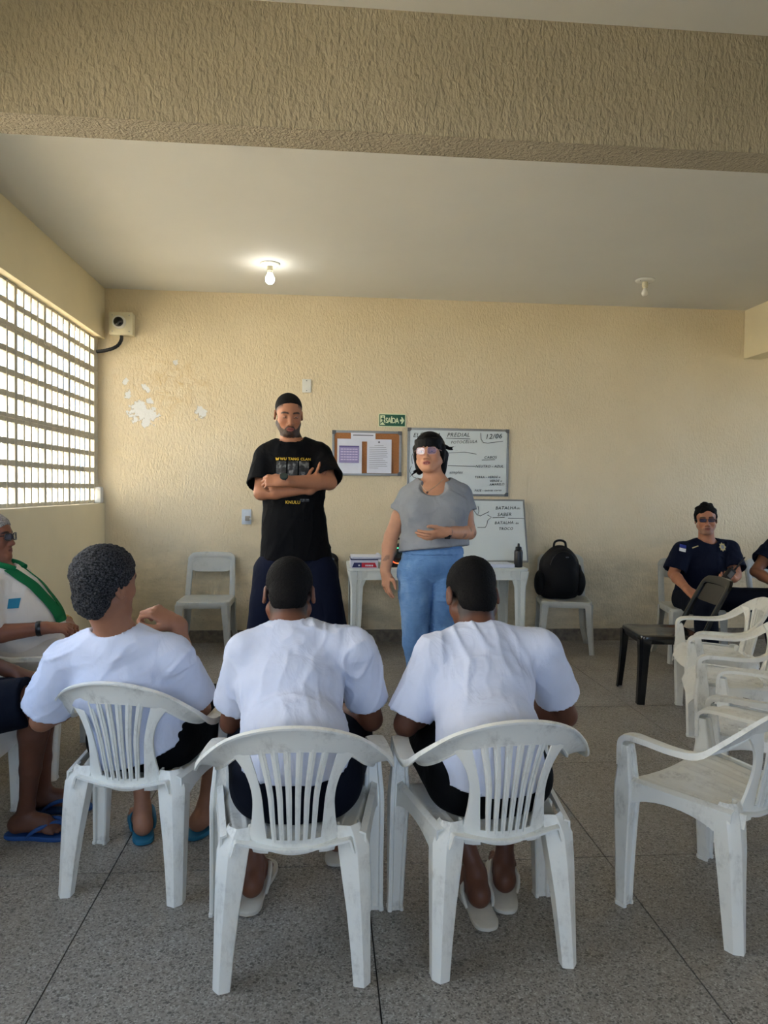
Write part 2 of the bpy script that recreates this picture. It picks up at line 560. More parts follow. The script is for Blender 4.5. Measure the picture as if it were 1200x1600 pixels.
def armchair_meshes():
    D = {}
    T = 0.006
    # --- continuous rail: backrest top running into both arms
    outer = [(0.266, .216, .46), (0.266, .216, .525), (0.267, .205, .556), (0.270, .17, .574), (0.278, .10, .578), (0.284, .01, .578), (0.279, -.075, .592), (0.246, -.135, .640), (0.175, -.197, .702), (0.09, -.232, .737), (0, -.243, .748)]
    inner = [(0.212, .216, .46), (0.213, .216, .525), (0.214, .205, .554), (0.217, .17, .571), (0.226, .10, .572), (0.229, .01, .570), (0.222, -.055, .577), (0.195, -.113, .603), (0.145, -.168, .642), (0.08, -.2, .662), (0, -.212, .668)]
    lip = [(0, -.022, 0), (0, -.022, -.002), (0, -.016, -.014), (0, -.004, -.022)] + [(0, 0, -.022)] * 2 + [(.002, -.004, -.024), (.004, -.008, -.016), (.002, -.014, -.006), (0, -.016, -.004), (0, -.016, -.004)]
    lip_in = [(0, -.016, 0), (0, -.016, -.002), (0, -.012, -.010), (0, -.003, -.016)] + [(0, 0, -.016)] * 2 + [(-.002, -.0, -.016), (-.004, -.004, -.012), (0, -.004, -.004), (0, -.002, -.004), (0, -.002, -.004)]
    mir = lambda L: [(-x, y, z) for x, y, z in L[::-1][1:]]
    mirl = lambda L: [(-x, y, z) for x, y, z in L[::-1][1:]]
    n = 85
    O = catmull(outer + mir(outer), n)
    I = catmull(inner + mir(inner), n)
    L = catmull(lip + mirl(lip), n)
    LI = catmull(lip_in + mirl(lip_in), n)
    rows = []
    for o_, i_, l_, li_ in zip(O, I, L, LI):
        m1 = o_ * 0.67 + i_ * 0.33
        m2 = o_ * 0.33 + i_ * 0.67
        rows.append([o_ + l_, o_ + l_ * 0.15, m1, m2, i_ + li_ * 0.2, i_ + li_])
    third = int((n - 1) * 7.2 / 20)
    D['arm'] = loft_sheet([[Vector(p) for p in r] for r in rows[:third + 1]], T)       # +x arm
    D['arm2'] = loft_sheet([[Vector(p) for p in r] for r in rows[n - 1 - third:]], T)   # -x arm
    bm = bmesh.new()
    add_sheet(bm, [[Vector(p) for p in r] for r in rows[third:n - third]])
    # --- back panel frame: two posts and the bottom bridge
    outx = smooth_curve([(0.355, 0.112), (0.40, 0.122), (0.46, 0.114), (0.53, 0.112), (0.59, 0.128), (0.635, 0.158), (0.66, 0.19)])
    inx = smooth_curve([(0.355, 0.07), (0.40, 0.074), (0.46, 0.080), (0.53, 0.086), (0.59, 0.099), (0.635, 0.112), (0.672, 0.122)])
    zz = np.linspace(0.355, 0.665, 22)
    P = lambda x, z, d=0: Vector((x, back_y(x, z) + d, z))
    for s in (1, -1):
        rows_p = []
        for z in zz:
            xo, xi = outx(z), inx(z)
            rows_p.append([P(s * xo, z, 0.009), P(s * xo, z), P(s * (xo * .5 + xi * .5), z, -0.003), P(s * xi, z), P(s * xi, z, 0.008)])
        add_sheet(bm, rows_p)
    rows_b = []
    for u in np.linspace(-1, 1, 15):
        x = 0.115 * u
        zb = 0.352 + 0.032 * u * u
        zt = 0.398 + 0.010 * u * u
        rows_b.append([P(x, zb - .004, 0.02), P(x, zb), P(x, (zb + zt) / 2, -0.003), P(x, zt), P(x, zt, 0.008)])
    add_sheet(bm, rows_b)
    bmesh.ops.recalc_face_normals(bm, faces=bm.faces[:])
    bmesh.ops.solidify(bm, geom=bm.faces[:], thickness=T)
    D['backrest'] = finish(bm, 35)
    # --- six slats with a raised rib
    D['slats'] = []
    for k in range(6):
        u = (k - 2.5) / 3.5
        rows_s = []
        for z in np.linspace(0.392, 0.672, 14):
            xc = inx(z) * u
            w = 0.0062 + 0.0035 * (z - 0.39) / 0.28
            rows_s.append([P(xc - w, z, .006), P(xc - w, z), P(xc - w * .35, z, -0.001), P(xc - w * .3, z, -0.005), P(xc + w * .3, z, -0.005), P(xc + w * .35, z, -0.001), P(xc + w, z), P(xc + w, z, .006)])
        D['slats'].append(loft_sheet(rows_s, 0.004))
    # --- seat: dished, ribbed, front edge rolled down, side skirts
    rows_e = []
    ny, nx = 24, 65
    for j in range(ny):
        v = j / (ny - 1)
        y_ = -0.165 + 0.41 * v
        half = 0.168 + 0.062 * min(1, v / 0.6)
        if v > 0.88:
            half -= 0.05 * ((v - .88) / .12) ** 2
        r = []
        for i in range(nx):
            u = -1 + 2 * i / (nx - 1)
            x = half * u
            z = 0.418 - 0.030 * math.cos(min(1, abs(u)) * PI / 2) * (1 - v * 0.55) - 0.012 * (1 - v)
            if v > 0.80:
                z -= 0.075 * ((v - .80) / .20) ** 2.2
            rib = 0.0
            if v < 0.86 and v > .1:
                ph = (u * 3.6) % 1.0
                rib = 0.0045 if abs(ph - 0.5) < 0.12 else 0
            ax = abs(u)
            if ax > 0.93:
                z -= 0.045 * ((ax - .93) / .07)
                x = math.copysign(half * 0.93 + 0.012 * ((ax - .93) / .07), u)
            r.append(Vector((x, y_, z + rib)))
        rows_e.append(r)
    D['seat'] = loft_sheet(rows_e, T, 50)
    # --- legs: open channels
    def channel(stations):
        return loft_sheet([[Vector(p) for p in st] for st in stations], 0.007, 30)
    def front_leg(s):
        st = []
        for z, cx, w, yb, yf, fl in ((0.535, .239, .024, .172, .209, .008), (0.50, .240, .026, .164, .213, .02), (0.44, .242, .028, .162, .217, .03), (0.40, .243, .031, .156, .222, .04), (0.36, .244, .032, .154, .222, .045), (0.28, .246, .030, .158, .218, .042), (0.15, .249, .028, .162, .212, .038), (0.0, .252, .026, .163, .204, .03)):
            st.append([(s * (cx - w), yb + fl * .2, z), (s * (cx - w), yf - .008, z), (s * (cx - w + .008), yf, z), (s * (cx + w - .010), yf, z), (s * (cx + w), yf - .010, z), (s * (cx + w), yb, z), (s * (cx + w - .006), yb - .002, z)])
        return channel(st)
    def rear_leg(s):
        st = []
        for z, cx, cy, w, d in ((0.425, .150, -.128, .030, .022), (0.405, .157, -.138, .038, .034), (0.37, .166, -.150, .044, .046), (0.30, .172, -.160, .040, .05), (0.20, .180, -.168, .033, .044), (0.10, .186, -.175, .028, .038), (0.0, .191, -.182, .024, .032)):
            st.append([(s * (cx - w), cy + d, z), (s * (cx - w), cy + .004, z), (s * (cx - w + .006), cy, z), (s * (cx + w * .2), cy - .006, z), (s * (cx + w - .006), cy + .008, z), (s * (cx + w), cy + .016, z), (s * (cx + w), cy + d + .012, z)])
        return channel(st)
    def front_leg(s):
        bm_ = bmesh.new()
        rings = []
        for z, cx, w, yb, yf in ((0.53, .239, .023, .176, .207), (0.50, .240, .025, .170, .211), (0.44, .242, .028, .162, .216), (0.40, .243, .031, .155, .221), (0.36, .244, .032, .153, .221), (0.28, .246, .030, .157, .217), (0.15, .249, .027, .161, .211), (0.012, .252, .0245, .163, .205), (0.010, .252, .0265, .161, .207), (0.0, .252, .0265, .161, .207)):
            pts = [(cx - w, yb + .004), (cx - w, yf - .009), (cx - w + .009, yf), (cx + w - .011, yf), (cx + w, yf - .011), (cx + w, yb + .003), (cx + w - .005, yb), (cx + w - .012, yb), (cx + w - .016, yb + .008), (cx - w + .014, yb + .008), (cx - w + .011, yb + .001), (cx - w + .004, yb)]
            rings.append([bm_.verts.new((s * p, q, z)) for p, q in pts])
        for i in range(len(rings) - 1):
            for k_ in range(12):
                bm_.faces.new((rings[i][k_], rings[i][(k_ + 1) % 12], rings[i + 1][(k_ + 1) % 12], rings[i + 1][k_]))
        bm_.faces.new(rings[0])
        bm_.faces.new(rings[-1][::-1])
        return finish(bm_, 28)
    D['legs'] = [front_leg(1), front_leg(-1), rear_leg(1), rear_leg(-1)]
    # --- side aprons, arched between the legs, and front apron
    D['aprons'] = []
    for s in (1, -1):
        r = []
        for t in np.linspace(0, 1, 13):
            y_ = -0.14 + 0.34 * t
            x = 0.200 + 0.060 * t
            arch = 0.045 + 0.055 * abs(2 * t - 1) ** 2.2
            top = 0.412 + 0.012 * t
            r.append([Vector((s * (x - .018), y_, top + .002)), Vector((s * x, y_, top - .006)), Vector((s * (x + .003), y_, top - arch))])
        D['aprons'].append(loft_sheet(r, T))
    return D

def place_tree(root, loc, rotz):
    root.location = loc
    root.rotation_euler = (0, 0, rotz)

_arm = armchair_meshes()
def make_armchair(mat):
    t = thing('armchair', '', 'armchair')
    for me in [_arm['arm'], _arm['arm2'], _arm['backrest'], _arm['seat']] + _arm['slats'] + _arm['legs'] + _arm['aprons']:
        if not me.materials:
            me.materials.append(mat)
    link('arm', _arm['arm'], None, t)
    link('arm', _arm['arm2'], None, t)
    b = link('backrest', _arm['backrest'], None, t)
    for s in _arm['slats']:
        link('slat', s, None, b)
    se = link('seat', _arm['seat'], None, t)
    for a in _arm['aprons']:
        link('apron', a, None, se)
    for l in _arm['legs']:
        link('leg', l, None, t)
    return t

arm0 = make_armchair(M_chair)
ARMCHAIRS = [
    ((-0.076, 2.07), 0.0, 'white plastic armchair seating the man in the middle of the front trio', 'occupied armchairs'),
    ((0.508, 2.088), 5.4, 'white plastic armchair seating the man right of the trio, crossed feet beneath it', 'occupied armchairs'),
    ((-0.629, 2.514), -11.3, 'white plastic armchair turned slightly right under the man resting hand on chin', 'occupied armchairs'),
    ((1.218 + .18 * math.sin(math.radians(31.5)), 2.355 - .18 * math.cos(math.radians(31.5))), 31.5, 'empty white plastic armchair nearest the camera at the right edge', 'empty armchairs'),
    ((1.669 + .19 * math.sin(math.radians(55)), 2.837 - .19 * math.cos(math.radians(55))), 55, 'empty white plastic armchair directly behind the nearest empty one', 'empty armchairs'),
    ((1.957 + .19 * math.sin(math.radians(67)), 3.535 - .19 * math.cos(math.radians(67))), 67, 'empty white plastic armchair between two other empty ones in the right row', 'empty armchairs'),
    ((2.215 + .19 * math.sin(math.radians(74)), 4.10 - .19 * math.cos(math.radians(74))), 74, 'empty white plastic armchair farthest back in the right row, beside black chair', 'empty armchairs'),
    ((-1.46, 2.80), -90, 'white plastic armchair at left edge under the person in navy shorts', 'occupied armchairs'),
    ((-1.44, 3.60), -88, 'white plastic armchair by the left parapet under the woman in white uniform', 'occupied armchairs'),
]
for i, (xy, a, lab, grp) in enumerate(ARMCHAIRS):
    c = arm0 if i == 0 else copy_tree(arm0)
    c.location = (xy[0], xy[1], 0)
    c.rotation_euler = (0, 0, math.radians(a))
    c['label'] = lab
    c['group'] = grp

# ------------------------------------------------------------------ armless moulded chair
def sidechair_meshes(slope=0.26):
    D = {}
    bm = bmesh.new()
    out = rrect(0.43, 0.42, 0.05, 5)
    rows = []
    for sc, z in ((0.0, .434), (0.5, .434), (0.86, .438), (0.94, .442), (0.985, .438), (1.0, .428), (1.0, .392), (0.985, .388)):
        rows.append([Vector((x * sc, y * sc, z)) for x, y in out + out[:1]])
    rows[0] = [Vector((x * .02, y * .02, .434)) for x, y in out + out[:1]]
    D['seat'] = loft_sheet(rows, 0.006, 40)
    D['legs'] = []
    for sx in (1, -1):
        for sy in (1, -1):
            st = []
            for z, k_, w in ((0.415, 0, .036), (0.38, .002, .034), (0.3, .006, .028), (0.15, .016, .025), (0.0, .028 if sy > 0 else .055, .022)):
                cx, cy = sx * (0.183 + k_), sy * (0.178 + k_)
                a = [(-w * sx, w * sy), (w * .5 * sx, w * sy), (w * sx, w * .5 * sy), (w * sx, -w * sy)]
                st.append([Vector((cx + p, cy + q, z)) for p, q in a])
            D['legs'].append(loft_sheet(st, 0.007, 30))
    # back frame: rounded hoop with a recessed top panel
    def BY(z):
        return -0.183 - slope * (z - 0.43) * (1 + 0.4 * (z - .43))
    hoop = []
    nrow = []
    W, R, ZT = 0.205, 0.07, 0.80
    cl = [(W + .005, .42), (W + .003, .55), (W, .66), (W - .004, ZT - R)]
    cl += [(W - R + R * math.cos(a), ZT - R + R * math.sin(a)) for a in np.linspace(0.2, PI / 2, 6)]
    cl += [(W * .5 - R * .5, ZT + .003), (0, ZT + .004)]
    full = cl + [(-x, z) for x, z in cl[::-1][1:]]
    rows = []
    for i, (x, z) in enumerate(full):
        p0 = np.array(full[max(0, i - 1)])
        p1 = np.array(full[min(len(full) - 1, i + 1)])
        d = (p1 - p0) / np.linalg.norm(p1 - p0)
        nn = np.array((-d[1], d[0]))          # towards the middle
        r = []
        for off, dep in ((0, -.020), (0, 0), (.012, .003), (.035, .003), (.046, 0), (.046, -.02)):
            q = np.array((x, z)) + nn * off
            r.append(Vector((q[0], BY(q[1]) + dep - 0.25 * (0.2 ** 2 - min(abs(q[0]), .2) ** 2), q[1])))
        rows.append(r)
    D['back_frame'] = loft_sheet(rows, 0.006, 40)
    rows = []
    for u in np.linspace(-1, 1, 13):
        x = 0.162 * u
        rows.append([Vector((x, BY(z) - 0.008 - 0.25 * (0.2 ** 2 - x * x), z)) for z in np.linspace(.635 + .012 * u ** 6, .765 - .01 * abs(u) ** 5, 6)])
    D['back_panel'] = loft_sheet(rows, 0.006, 40)
    return D
_sidem_all = {0: sidechair_meshes(), 1: sidechair_meshes(0.44)}
def make_sidechair(mat, label, group, loc, rot, key):
    t = thing('side_chair', label, 'chair', (loc[0], loc[1], 0), math.radians(rot), group)
    _sidem = _sidem_all[1 if key == 'c' else 0]
    for k_ in ('seat', 'back_frame', 'back_panel'):
        me = _sidem[k_].copy()
        me.materials.append(mat)
        link(k_, me, None, t)
    for l in _sidem['legs']:
        me = l.copy()
        me.materials.append(mat)
        link('leg', me, None, t)
    return t
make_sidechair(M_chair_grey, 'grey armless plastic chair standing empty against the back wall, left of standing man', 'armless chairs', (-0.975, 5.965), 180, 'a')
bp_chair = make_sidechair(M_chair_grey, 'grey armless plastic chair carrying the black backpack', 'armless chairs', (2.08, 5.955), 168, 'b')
make_sidechair(M_chair_black, 'shiny black armless plastic chair facing left in front of seated officer', 'armless chairs', (2.27, 4.55), 84, 'c')
make_sidechair(M_chair_black, 'black armless plastic chair mostly hidden behind the standing man', 'armless chairs', (-0.075, 5.95), 180, 'd')
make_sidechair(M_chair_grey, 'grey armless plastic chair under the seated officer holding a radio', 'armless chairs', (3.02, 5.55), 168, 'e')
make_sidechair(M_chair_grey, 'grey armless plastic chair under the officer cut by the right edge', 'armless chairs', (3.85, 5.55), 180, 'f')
# ------------------------------------------------------------------ text helper
def text_mesh(txt, size, shear=0.0, align='LEFT', extrude=0.0006, offset=0.0, space=1.0):
    cu = bpy.data.curves.new('lettering', 'FONT')
    cu.body = txt
    cu.size = size
    cu.shear = shear
    cu.align_x = align
    cu.extrude = extrude
    cu.offset = offset
    cu.space_character = space
    cu.resolution_u = 3
    o = bpy.data.objects.new('lettering', cu)
    COL.objects.link(o)
    bpy.context.view_layer.update()
    dg = bpy.context.evaluated_depsgraph_get()
    me = bpy.data.meshes.new_from_object(o.evaluated_get(dg))
    bpy.data.objects.remove(o)
    me.materials.clear()
    return me

def wall_text(name, txt, size, x, z, y, mat, parent=None, shear=0.0, align='LEFT', rot=0.0, space=1.0, offset=0.0, tilt=0.0):
    me = text_mesh(txt, size, shear, align, 0.0006, offset, space)
    M = Matrix.Translation((x, y, z)) @ Matrix.Rotation(PI / 2 + tilt, 4, 'X') @ Matrix.Rotation(rot, 4, 'Z')
    me.transform(M)
    return link(name, me, mat, parent)

M_white_plastic = simple('white_plastic', srgb(226, 225, 216), 0.4, 0.04)
M_cream_plastic = simple('cream_plastic', srgb(214, 206, 176), 0.45, 0.04)
M_black = simple('black_plastic', srgb(18, 18, 20), 0.35, 0.1)
M_black_matt = simple('black_rubber', srgb(16, 16, 17), 0.6, 0.1)
M_alu = simple('brushed_aluminium', srgb(150, 152, 152), 0.42, 0.06, 60, 0, 200, 0.7)
M_greycap = simple('grey_corner_plastic', srgb(88, 90, 92), 0.5, 0.06)
M_wboard = simple('whiteboard_enamel', srgb(214, 222, 222), 0.25, 0.02, 3)
M_marker = simple('dark_marker_ink', srgb(38, 52, 50), 0.6, 0.2, 40)
M_cork = simple('cork', srgb(160, 106, 62), 0.85, 0.25, 160, 0.4, 200)
M_paper = simple('white_paper', srgb(228, 230, 240), 0.7, 0.03, 8)
M_lilac = simple('lilac_print', srgb(150, 140, 186), 0.7, 0.06, 30)
M_lilac_dark = simple('dark_lilac_print', srgb(96, 86, 140), 0.7, 0.06, 30)
M_ink = simple('grey_print', srgb(120, 122, 130), 0.7, 0.05, 30)
M_green = simple('exit_sign_green', srgb(16, 84, 58), 0.5, 0.04)
M_lum = simple('photoluminescent_cream', srgb(222, 232, 190), 0.5, 0.03)
M_red = simple('red_card', srgb(190, 32, 52), 0.5, 0.05)
M_navycard = simple('navy_card', srgb(28, 36, 92), 0.5, 0.05)
M_yellow = simple('yellow_print', srgb(214, 178, 40), 0.6, 0.05)
M_ochre = simple('ochre_cloth', srgb(172, 140, 72), 0.8, 0.2, 40)
M_bag = simple('black_nylon', srgb(9, 9, 11), 0.7, 0.25, 60, 0.4, 300, 0, 0.25)
M_metal = simple('steel', srgb(170, 170, 170), 0.3, 0.05, 30, 0, 200, 0.9)

# ------------------------------------------------------------------ ceiling lamps
def lamp(x, y, label, lit):
    t = thing('ceiling_lamp', label, 'lamp', (x, y, ZC), 0, 'ceiling lamps')
    link('ceiling_rose', lathe_mesh([(0.074, 0.0), (0.075, -.006), (0.068, -.014), (0.048, -.019), (0.024, -.021)], 32), M_white_plastic, t)
    link('lamp_holder', lathe_mesh([(0.022, -.018), (0.0225, -.055), (0.019, -.058), (0.0185, -.07)], 24), M_cream_plastic, t)
    prof = [(0.016, -.068), (0.019, -.078), (0.026, -.09), (0.033, -.106), (0.0345, -.12), (0.031, -.135), (0.022, -.147), (0.008, -.153)]
    if lit:
        m, nt, b = new_mat('lit_bulb_glass')
        b.inputs['Base Color'].default_value = (1, 1, 1, 1)
        b.inputs['Emission Color'].default_value = (1.0, 0.98, 0.9, 1)
        b.inputs['Emission Strength'].default_value = 38.0
        nz = noise(nt, objvec(nt), 8)
        nt.links.new(ramp(nt, nz, [(0, (1.0, .97, .88)), (1, (1.0, .99, .93))]), b.inputs['Emission Color'])
    else:
        m = simple('unlit_bulb_glass', srgb(226, 222, 212), 0.15, 0.02, 8)
    sc = 1.0 if lit else 0.78
    prof = [(r * sc, -.068 + (z + .068) * sc) for r, z in prof]
    link('bulb', lathe_mesh(prof, 24), m, t)
    for a in (0.5, 0.5 + PI):
        link('screw', lathe_mesh([(0.004, -.006), (0.004, -.02)], 8, Matrix.Translation((.056 * math.cos(a), .056 * math.sin(a), 0))), M_metal, t)
lamp(-0.427, 5.447, 'lit bulb in white ceiling holder above the standing man', True)
lamp(2.531, 5.487, 'unlit bulb in white ceiling holder on the right side', False)

# ------------------------------------------------------------------ wall-mounted things
t = thing('security_camera', 'cream square box with dark round camera lens high in the left corner', 'camera', (-1.737, YB, 2.75))
link('box', box_mesh((0, -.045, 0), (0.195, 0.09, 0.19), 0.006), M_cream_plastic, t)
Mr = Matrix.Translation((-.012, -.09, .008)) @ Matrix.Rotation(PI / 2, 4, 'X')
link('lens_ring', lathe_mesh([(0.056, -.001), (0.056, .016), (0.05, .026), (0.04, .026)], 32, Mr), M_white_plastic, t)
link('lens', lathe_mesh([(0.041, .02), (0.041, .028), (0.034, .042), (0.02, .05), (0.006, .052)], 32, Mr), simple('dark_lens_dome', srgb(26, 28, 28), 0.12), t)
for sx in (-1, 1):
    for sz in (-1, 1):
        link('screw', lathe_mesh([(0.005, 0), (0.005, .003)], 8, Matrix.Translation((sx * .07, -.09, sz * .068)) @ Matrix.Rotation(PI / 2, 4, 'X')), M_metal, t)
cpts = catmull([(-0.005, -.045, -.095), (-.008, -.045, -.13), (-.03, -.05, -.175), (-.07, -.055, -.205), (-.12, -.055, -.222), (-.165, -.055, -.232), (-.21, -.055, -.238)], 26)
link('conduit', tube_mesh([Vector(p) for p in cpts], [0.014 + 0.0012 * (i % 2) for i in range(26)], 12), M_black, t)

t = thing('blank_plate', 'white blank cover plate high on the back wall right of standing man', 'wall plate', (-0.166, YB, 2.272))
link('plate', box_mesh((0, -.006, 0), (0.078, 0.012, 0.118), 0.003), M_white_plastic, t)
for s in (-1, 1):
    link('screw', lathe_mesh([(0.0045, 0), (0.0045, .003)], 8, Matrix.Translation((0, -.012, s * .044)) @ Matrix.Rotation(PI / 2, 4, 'X')), M_greycap, t)
t = thing('wall_outlet', 'pale blue-white wall outlet with a plug adapter left of standing man', 'outlet', (-0.683, YB, 1.112))
link('plate', box_mesh((0, -.006, 0), (0.082, 0.012, 0.132), 0.003), simple('bluish_white_plastic', srgb(198, 208, 220), 0.4), t)
pl_ = link('plug', box_mesh((0.012, -.032, -.012), (0.04, 0.042, 0.044), 0.007), simple('grey_plug', srgb(150, 146, 138), 0.5), t)
link('pin_cover', lathe_mesh([(0.008, 0), (0.008, .014), (.005, .018)], 12, Matrix.Translation((0.03, -.045, -.015)) @ Matrix.Rotation(PI / 2, 4, 'Y')), M_white_plastic, pl_)

# exit sign
EX, EZ = 0.5945, 1.984
t = thing('exit_sign', 'small green exit sign reading SAÍDA with running figure and arrow', 'sign', (EX, YB, EZ))
link('panel', box_mesh((0, -.003, 0), (0.243, 0.006, 0.116)), M_lum, t)
link('green_field', box_mesh((0, -.0065, 0), (0.229, 0.003, 0.102)), M_green, t)
fy = -0.0085
bm = bmesh.new()
T3 = lambda u, v, d: Vector((u, fy - d, v))
add_prism(bm, [(-.107, -.043), (-.064, -.043), (-.064, .043), (-.107, .043)], T3, .0008)
link('pictogram_door', finish(bm, 0), M_lum, t)
bm = bmesh.new()
T3 = lambda u, v, d: Vector((u, fy - .001 - d, v))
add_prism(bm, [(-.083 + .006 * math.cos(a), .030 + .006 * math.sin(a)) for a in np.linspace(0, 2 * PI, 12)[:-1]], T3, .0008)
for quad in ([(-.094, .02), (-.078, .024), (-.074, -.002), (-.086, -.004)], [(-.094, .02), (-.104, .008), (-.099, .004), (-.088, .014)], [(-.078, .022), (-.068, .008), (-.072, .004), (-.082, .014)],
             [(-.086, -.004), (-.078, -.002), (-.07, -.02), (-.064, -.036), (-.072, -.036), (-.08, -.02)], [(-.086, -.004), (-.08, -.006), (-.09, -.022), (-.105, -.032), (-.107, -.025), (-.096, -.017)]):
    add_prism(bm, quad, T3, .0008)
link('pictogram_figure', finish(bm, 0), M_green, t)
bm = bmesh.new()
T3 = lambda u, v, d: Vector((u, fy - d, v))
add_prism(bm, [(.070, -.008), (.084, -.008), (.080, -.030), (.090, -.030), (.109, 0), (.090, .030), (.080, .030), (.084, .008), (.070, .008)], T3, .0008)
link('arrow', finish(bm, 0), M_lum, t)
wt = wall_text('lettering', 'SAÍDA', 0.066, -.060, -.024, fy - .0004, M_lum, t, space=0.86, offset=0.0016)
wt.scale = (0.72, 1, 1)
wt.location.x = -.0165

# cork board
def framed(t, x0, x1, z0, z1, face, fw=0.022, depth=0.02, y=YB, corner=0.03):
    link('board', box_mesh(((x0 + x1) / 2, y - depth * .4, (z0 + z1) / 2), (x1 - x0 - fw, depth * .6, z1 - z0 - fw)), face, t)
    for nm, c, s in (('frame_rail', ((x0 + x1) / 2, y - depth / 2, z1 - fw / 2), (x1 - x0 - 2 * corner, depth, fw)), ('frame_rail', ((x0 + x1) / 2, y - depth / 2, z0 + fw / 2), (x1 - x0 - 2 * corner, depth, fw)),
                     ('frame_rail', (x0 + fw / 2, y - depth / 2, (z0 + z1) / 2), (fw, depth, z1 - z0 - 2 * corner)), ('frame_rail', (x1 - fw / 2, y - depth / 2, (z0 + z1) / 2), (fw, depth, z1 - z0 - 2 * corner))):
        link(nm, box_mesh(c, s, 0.003), M_alu, t)
    for sx, cx in ((1, x0), (-1, x1)):
        for sz, cz in ((1, z0), (-1, z1)):
            bm = bmesh.new()
            pts = [(0, 0), (corner + .004, 0), (corner + .004, fw + .003), (fw + .008, fw + .005), (fw + .003, corner + .004), (0, corner + .004)]
            add_prism(bm, [(cx + sx * a, cz + sz * b_) for a, b_ in pts], lambda u, v, d: Vector((u, y - d, v)), depth + .003)
            link('corner_cap', finish(bm, 30), M_greycap, t)
t = thing('cork_board', 'cork notice board in aluminium frame with pinned sheets', 'notice board', (0, 0, 0))
framed(t, 0.062, 0.681, 1.488, 1.886, M_cork)
def sheet(name, label, x0, x1, z0, z1, y=YB - 0.018, curl=0.006):
    rows = []
    for v in np.linspace(0, 1, 9):
        r = []
        for u in np.linspace(0, 1, 7):
            d = curl * (1 - v) * (0.4 + 0.6 * math.sin(u * 7 + v * 3)) + 0.002
            r.append(Vector((x0 + (x1 - x0) * u, y - abs(d), z0 + (z1 - z0) * v)))
        rows.append(r)
    t_ = tag(link(name, loft_sheet(rows, 0.0006, 60), M_paper), label, 'paper')
    return t_
p1 = sheet('paper_sheet', 'white sheet with a lilac timetable pinned at left of cork board', 0.108, 0.326, 1.505, 1.812, YB - .020)
yy = YB - .031
link('printed_table', box_mesh((0.213, yy, 1.675), (0.176, .001, 0.150)), M_lilac, p1)
link('printed_header', box_mesh((0.213, yy - .0008, 1.744), (0.176, .001, 0.012)), M_lilac_dark, p1)
for r in range(5):
    for c in range(6):
        link('printed_cell', box_mesh((0.149 + c * .0256, yy - .0008, 1.720 - r * .023), (0.021, .001, 0.011)), simple('pale_lilac_print', srgb(206, 198, 226), .7) if (r, c) == (0, 0) else bpy.data.materials['pale_lilac_print'], p1)
p2 = sheet('paper_sheet', 'white printed notice with small crest pinned at right of cork board', 0.372, 0.590, 1.512, 1.812, YB - .020)
link('printed_crest', lathe_mesh([(0.009, 0), (0.009, .001)], 8, Matrix.Translation((0.478, yy, 1.786)) @ Matrix.Rotation(PI / 2, 4, 'X')), M_ink, p2)
rng = random.Random(5)
for r in range(13):
    w = 0.165 * (0.75 + .25 * rng.random()) if r not in (0, 12) else 0.08
    link('printed_line', box_mesh((0.478 if r == 0 else 0.392 + w / 2, yy, 1.755 - r * .0165), (w, .001, 0.0028)), M_ink, p2)
p3 = sheet('paper_sheet', 'narrow white heading strip pinned at top of cork board', 0.228, 0.446, 1.790, 1.866, YB - .019, 0.002)
p3.location.z = 0
link('printed_line', box_mesh((0.337, YB - .0235, 1.845), (0.180, .001, 0.009)), M_ink, p3)

# whiteboard on the wall
t = thing('whiteboard', 'white marker board with handwriting hung behind the standing woman', 'whiteboard', (0, 0, 0))
framed(t, 0.733, 1.656, 1.316, 1.922, M_wboard, 0.02)
wy = YB - 0.0165
def scribble(txt, x, z, size, rot=0.02, mat=M_marker, parent=t, y_=None, shear=.25):
    o_ = wall_text('handwriting', txt, size, x, z, wy if y_ is None else y_, mat, parent, shear, 'LEFT', rot, 1.12, 0.0002)
    return o_
scribble('ELÉTRICA', 0.782, 1.838, 0.052)
scribble('PREDIAL', 1.088, 1.846, 0.050)
scribble('FOTOCÉLULA', 1.125, 1.785, 0.035, 0.05)
scribble('12/06', 1.435, 1.832, 0.062, 0.06)
scribble('CABOS', 1.43, 1.655, 0.033, 0.03)
scribble('NEUTRO - AZUL', 1.352, 1.575, 0.0315, 0.01)
scribble('TERRA - VERDE e', 1.345, 1.478, 0.028, 0.02)
scribble('VERDE e', 1.482, 1.446, 0.028, 0.02)
scribble('AMARELO', 1.482, 1.414, 0.028, 0.03)
scribble('FASE - outras cores', 1.346, 1.358, 0.027, 0.03)
scribble('simples', 1.115, 1.515, 0.036, 0.03)
def stroke(pts, parent, r=0.0022, y_=wy, name='marker_stroke'):
    return link(name, tube_mesh([Vector((a, y_ - 0.0003 if callable(y_) is False else y_(b_), b_)) for a, b_ in pts], r, 6), M_marker, parent)
for pts in ([(1.08, 1.832), (1.3, 1.83)], [(1.395, 1.885), (1.40, 1.83), (1.42, 1.80), (1.46, 1.795), (1.60, 1.815)], [(1.1, 1.70), (1.25, 1.712), (1.36, 1.695)], [(1.1, 1.588), (1.35, 1.585)], [(1.41, 1.642), (1.53, 1.648)], [(.80, 1.73), (.77, 1.66), (.78, 1.6)], [(.77, 1.58), (.755, 1.53), (.79, 1.48), (.82, 1.47)]):
    stroke(pts, t)

